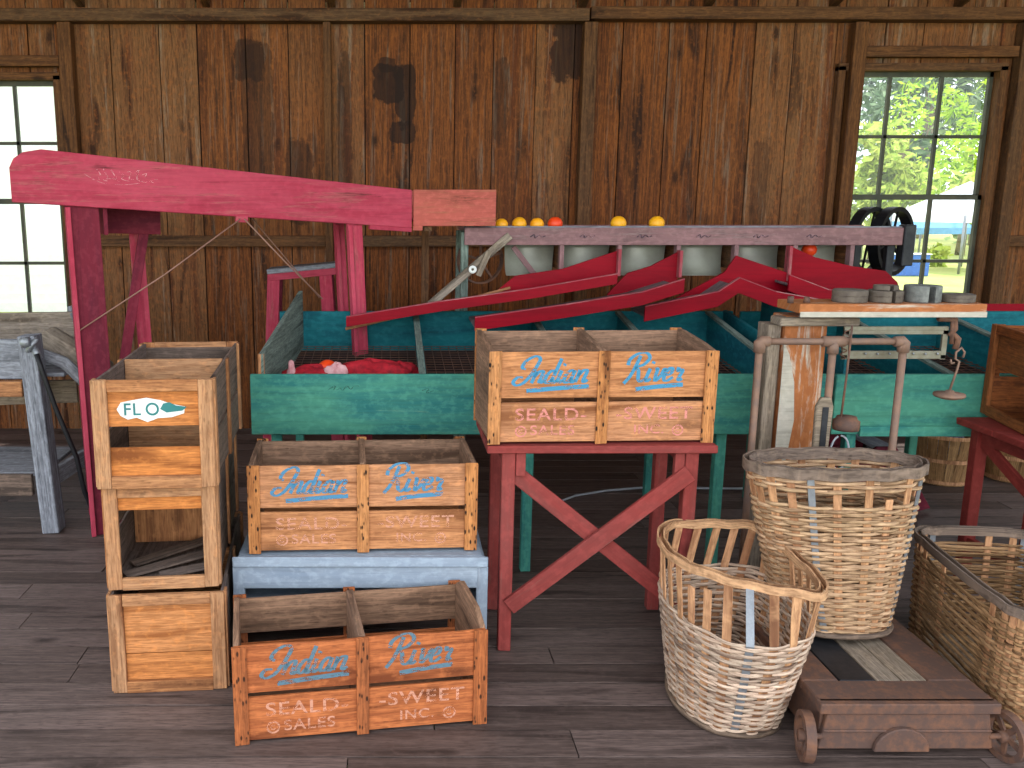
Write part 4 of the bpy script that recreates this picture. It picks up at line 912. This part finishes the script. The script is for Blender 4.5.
# small red trestle by the back wall
t = thing('small_trestle', 'small faded crimson trestle behind the green bin by the wall', 'trestle', (-.52, 5.45, 0))
m = MB(); m.bar((-.21, .1, 1.225), (.22, .1, 1.265), .03, .20, (0, 1, 0)); m.build('trestle_top', M_GREY, t, bevel=.003)
m = MB(); m.bar((-.205, .005, 1.19), (.215, .005, 1.23), .04, .02, (0, 1, 0)); m.build('apron', M_PINK, t, bevel=.002)
for xa, xb in ((-.235, -.17), (.215, .14)):
    for yy_ in (.02, .18): m = MB(); m.bar((xa, yy_, 0), (xb, yy_, 1.208 + (.03 if xb > 0 else 0)), .075, .03, (0, 1, 0)); m.build('leg', M_PINK if yy_ < .1 else M_MAROON, t, bevel=.002)
m = MB(); m.bar((-.215, .10, .55), (.20, .10, .55), .06, .02, (0, 1, 0)); m.build('stretcher', M_PINK, t)

# ------------------------------------------------------------------ grey washer bench at far left
t = thing('grey_bench', 'weathered grey wooden washer bench at the left edge', 'bench', (-1.735, 4.34, 0))
def g(nm, *a, **k): mm = k.pop('mat', M_GREY); m = MB(); m.bar(*a, **k); return m.build(nm, mm, t, bevel=.003)
g('leg', (.04, 0, 0), (-.01, 0, 1.0), .085, .10)
g('leg', (.20, .62, 0), (.02, .62, 1.08), .10, .06)
g('leg', (-1.0, 0, 0), (-1.0, 0, 1.0), .09, .09); g('leg', (-1.0, .62, 0), (-1.0, .62, 1.1), .09, .09)
g('end_post', (.19, .35, .85), (.09, .40, 1.07), .07, .04)
g('trough_side', (-1.1, .55, .93), (.06, .55, .95), .20, .03, mat=M_DRIFT)
g('trough_side', (-1.1, .065, .87), (-.06, .065, .87), .20, .03, mat=M_GREY)
g('table_rail', (-1.1, -.01, .735), (-.055, -.01, .735), .075, .04, mat=M_FIELD)
g('table_rail', (-1.1, .10, .66), (.10, .30, .66), .12, .03, mat=M_DRIFT)
g('trough_floor', (-1.1, .30, .79), (.12, .30, .79), .02, .46, (0, 1, 0))
g('lower_shelf', (-1.1, .30, .28), (-.02, .30, .28), .02, .50, (0, 1, 0))
g('lower_rail', (-1.1, .0, .24), (-.05, .0, .24), .11, .03, mat=M_FIELD_IN)
g('lower_rail', (.03, .05, .26), (.14, .58, .30), .09, .03, mat=M_GREY, side=(1, 0, 0))
m = MB(); m.tube([(-.05, .36, .93), (.10, .30, .85), (.26, .26, .76)], [.07, .075, .075], 16); m.build('roller', M_DRIFT, t)
m = MB(); m.tube([(.0, .06, .90), (.12, .08, .85), (.2, .10, .76), (.24, .12, .68)], .032, 10, flat=.4); m.build('curved_band', M_GREY, t)
m = MB(); m.tube([(-.02, -.075, .97), (.02, -.075, .98)], .024, 10); m.tube([(.03, -.05, .94), (.05, -.05, .89)], .018, 10); m.tube([(0.0, -.07, .93), (.05, -.06, .99)], .012, 8); m.build('valve', M_TIN, t)
m = MB(); m.tube([(.05, -.08, .92), (.07, -.08, .84), (.12, -.08, .66), (.20, -.06, .40), (.22, -.04, .22), (.25, 0, .08), (.30, .06, .014)], .013, 8); o = m.build('black_hose', M_RUBBER); o.location = (-1.735, 4.34, 0); tag(o, 'black rubber hose hanging from the grey bench down to the floor', 'hose')

# ------------------------------------------------------------------ things under the bins
def bushel(label, loc, cloth=False):
    t = thing('bushel_basket', label, 'basket', loc, 0, 'bushel baskets under the right bin')
    n = 22
    for k in range(n):
        m = MB(); a0 = 2 * math.pi * k / n; a1 = 2 * math.pi * (k + .94) / n; P = [(.145, 0), (.165, .10), (.185, .20), (.20, .30)]
        V = [(r_ * math.cos(a), r_ * math.sin(a), z) for r_, z in P for a in (a0, (a0 + a1) / 2, a1)]
        F = [(i * 3 + j, i * 3 + j + 1, i * 3 + j + 4, i * 3 + j + 3) for i in range(3) for j in range(2)]
        m.add(V, F, [[(V[i][2], k * .1 + (i % 3) * .02) for i in f] for f in F]); o = m.build('stave', M_BUSHEL, t); s_ = o.modifiers.new('thick', 'SOLIDIFY'); s_.thickness = .003
    for z, rr, hh in ((.300, .205, .022), (.155, .181, .022), (.02, .153, .02)):
        m = MB(); m.lathe([(rr, z - hh / 2), (rr + .005, z - hh / 2), (rr + .006, z + hh / 2), (rr + .001, z + hh / 2), (rr, z - hh / 2)], 40, smooth=False); m.build('hoop', M_STAKE, t)
    m = MB(); m.lathe([(.0005, .006), (.143, .006), (.143, .001), (.0005, .001)], 24, smooth=False); m.build('base', M_BUSHEL, t)
    return t
bushel('bushel basket of wooden staves on the floor behind the scale', (3.32, 5.20, 0))
bushel('bushel basket seen between the legs of the right red stand', (3.78, 5.25, 0))
m = MB(); blob(m, (0, 0, .0), .11, (1.1, .8, .6), .3, 16, 33); o = m.build('folded_cloth', plain('navy_white_cloth', sr(190, 196, 214), .8, sr(40, 50, 84), 26)); o.location = (3.30, 5.16, .24); tag(o, 'blue and white cloth stuffed in the bushel basket', 'cloth')
t = thing('maroon_trestle', 'low maroon board trestle on the floor beside the bushel basket', 'trestle', (2.60, 4.62, 0))
m = MB(); m.prism([(-.12, .27), (.0, .36), (.10, .36), (.32, .02), (.25, 0), (.10, .15), (-.12, .15)], 0, .02); m.build('end_board', M_MAROON, t, bevel=.002)
m = MB(); m.prism([(-.12, .27), (.0, .36), (.10, .36), (.32, .02), (.25, 0), (.10, .15), (-.12, .15)], .40, .42); m.build('end_board', M_MAROON, t, bevel=.002)
m = MB(); m.box(.0, .10, .021, .399, .34, .36); m.build('top_board', M_BLUE, t, bevel=.002)
m = MB(); m.bar((-.12, .01, 0), (-.09, .01, .15), .05, .02); m.build('leg', M_MAROON, t)
m = MB(); m.bar((-.12, .41, 0), (-.09, .41, .15), .05, .02); m.build('leg', M_MAROON, t)
t = thing('small_pail', 'small dark maroon pail with a wire handle under the bin beside the scale pillar', 'pail', (2.42, 4.75, 0))
m = MB(); m.lathe([(.001, 0), (.10, 0), (.13, .30), (.136, .305), (.126, .30), (.096, .01), (.001, .01)], 28); m.build('pail_body', M_MAROON, t)
m = MB(); m.tube([(.13 * math.cos(a * .26), 0.0, .30 + .16 * math.sin(a * .26)) for a in range(13)], .005, 6); m.build('handle', M_CORD, t)
m = MB(); m.tube([(.9, 4.72, .008), (1.06, 4.87, .008), (1.25, 4.96, .008), (1.47, 5.015, .008), (2.04, 5.0, .008), (2.6, 5.1, .008)], .007, 6); tag(m.build('rope', M_CORD), 'thin white cord lying on the floor under the green bin', 'cord')

# ------------------------------------------------------------------ outdoors
M_GRASS = plain('sunlit_grass', sr(176, 178, 110), .9, sr(150, 166, 84), 1.2)
m = MB(); m.add([(-60, 6.9, -.6), (80, 6.9, -.6), (80, 120, -.6), (-60, 120, -.6), (-60, -60, -.6), (80, -60, -.6)], [(0, 1, 2, 3), (4, 5, 1, 0)], [[(0, 0)] * 4] * 2); struct(m.build('ground', M_GRASS))
def leaf_tree(label, x, y, h, r, c, c2, n=1600, ls=.45, seed=1, zc=.62):
    rg = random.Random(seed); t = thing('tree', label, 'tree', (x, y, -.6), 0, 'trees beyond the right window')
    mat = plain('leaves_%d' % seed, c, .7, c2, 2.5); m = MB()
    cl = [(rg.gauss(0, .45) * r, rg.gauss(0, .45) * r, h * zc + rg.gauss(0, .22) * h, rg.uniform(.25, .5) * r) for _ in range(22)]
    for _ in range(n):
        k = rg.choice(cl); v = Vector((rg.gauss(0, 1), rg.gauss(0, 1), rg.gauss(0, 1))).normalized() * k[3] * rg.uniform(.5, 1)
        p = Vector(k[:3]) + v; a = Vector((rg.gauss(0, 1), rg.gauss(0, 1), rg.gauss(0, 1))).normalized(); b = a.orthogonal().normalized(); s_ = ls * rg.uniform(.6, 1.3)
        m.add([p - a * s_, p + b * s_ * .5, p + a * s_, p - b * s_ * .5], [(0, 1, 2, 3)], [[(0, 0)] * 4])
    m.build('foliage', mat, t); m = MB(); m.tube([(0, 0, 0), (.1, 0, h * .4), (0, .1, h * .75)], [h * .03, h * .022, h * .008], 8); m.build('trunk', M_DRIFT, t)
leaf_tree('tall hazy green tree filling the upper left panes of the right window', 25.4, 46, 14, 4.2, sr(96, 128, 84), sr(140, 160, 120), 2600, .35, 11, .6)
leaf_tree('tall dark grey-green tree in the middle panes of the right window', 35.8, 62, 18, 5.0, sr(66, 88, 66), sr(96, 120, 84), 2600, .35, 12, .62)
leaf_tree('light green tree at the upper right panes of the right window', 33.0, 51, 15, 4.0, sr(120, 150, 90), sr(160, 180, 120), 2400, .35, 13, .64)
leaf_tree('bright yellow-green leafy tree in the right window', 25.8, 41, 6.8, 2.9, sr(150, 196, 40), sr(206, 220, 60), 2600, .20, 14, .62)
leaf_tree('small yellowish tree seen just left of the blue canopy tent', 18.6, 35, 4.4, 1.6, sr(150, 180, 60), sr(196, 200, 90), 2000, .22, 15, .62)
def tent(label, x, y, w_, h, col, colp):
    t = thing('canopy_tent', label, 'tent', (x, y, -.6), R(12), 'tents on the lawn'); s_ = w_ / 2
    m = MB(); V = [(-s_, -s_, h), (s_, -s_, h), (s_, s_, h), (-s_, s_, h), (0, 0, h + w_ * .35), (-s_, -s_, h - .25), (s_, -s_, h - .25), (s_, s_, h - .25), (-s_, s_, h - .25)]
    F = [(0, 1, 4), (1, 2, 4), (2, 3, 4), (3, 0, 4), (0, 5, 6, 1), (1, 6, 7, 2), (2, 7, 8, 3), (3, 8, 5, 0)]; m.add(V, F, [[(0, 0)] * len(f) for f in F]); m.build('canopy', col, t)
    for a, b in ((-1, -1), (1, -1), (1, 1), (-1, 1)): m = MB(); m.tube([(a * s_, b * s_, 0), (a * s_, b * s_, h)], .04, 6); m.build('pole', M_TIN, t)
    return t
MWT = plain('white_canvas', sr(236, 240, 246), .7); MBT = plain('blue_canvas', sr(110, 170, 220), .7)
tent('large white peaked tent on the lawn outside the right window', 19.9, 31.5, 3.2, 1.9, MWT, 0)
tent('blue canopy tent left of the white tent outside', 21.5, 37.0, 2.8, 1.35, MBT, 0)
t = thing('blue_table', 'blue covered table on the lawn in front of the tents', 'table', (16.6, 29, -.6))
t.scale = (.65, .65, .9); m = MB(); m.box(-.9, .9, -.4, .4, .0, .75); m.build('table_cover', plain('blue_cloth', sr(60, 110, 200), .7), t, bevel=.03); m = MB(); m.box(-.95, .95, -.45, .45, .752, .78); m.build('table_top', MWT, t)
# white house beyond the left window
t = thing('white_house', 'white clapboard house with a pale roof outside the left window', 'building', (-12.0, 19, -.6))
MH = plain('white_clapboard', sr(226, 228, 230), .8, sr(214, 216, 220)); m = MB()
for k in range(26): m.bar((-5, -.0, .1 + k * .2), (5.5, -.0, .1 + k * .2), .21, .03, (0, 1, .12))
m.build('wall', MH, t)
m = MB(); m.box(-5, 5.5, .05, 6, 0, 5.2); m.build('body', MH, t)
m = MB()
for k in range(16): m.bar((-5.4, -.4 + k * .22, 5.1 + k * .16), (5.9, -.4 + k * .22, 5.1 + k * .16), .30, .04, Vector((0, -.16, .22)))
m.build('roof', plain('pale_roof', sr(200, 206, 212), .8), t)
for xx in (-3, 1.5): m = MB(); m.box(xx, xx + 1.1, -.06, -.0, 1.6, 3.2); m.build('window_frame', MWT, t)
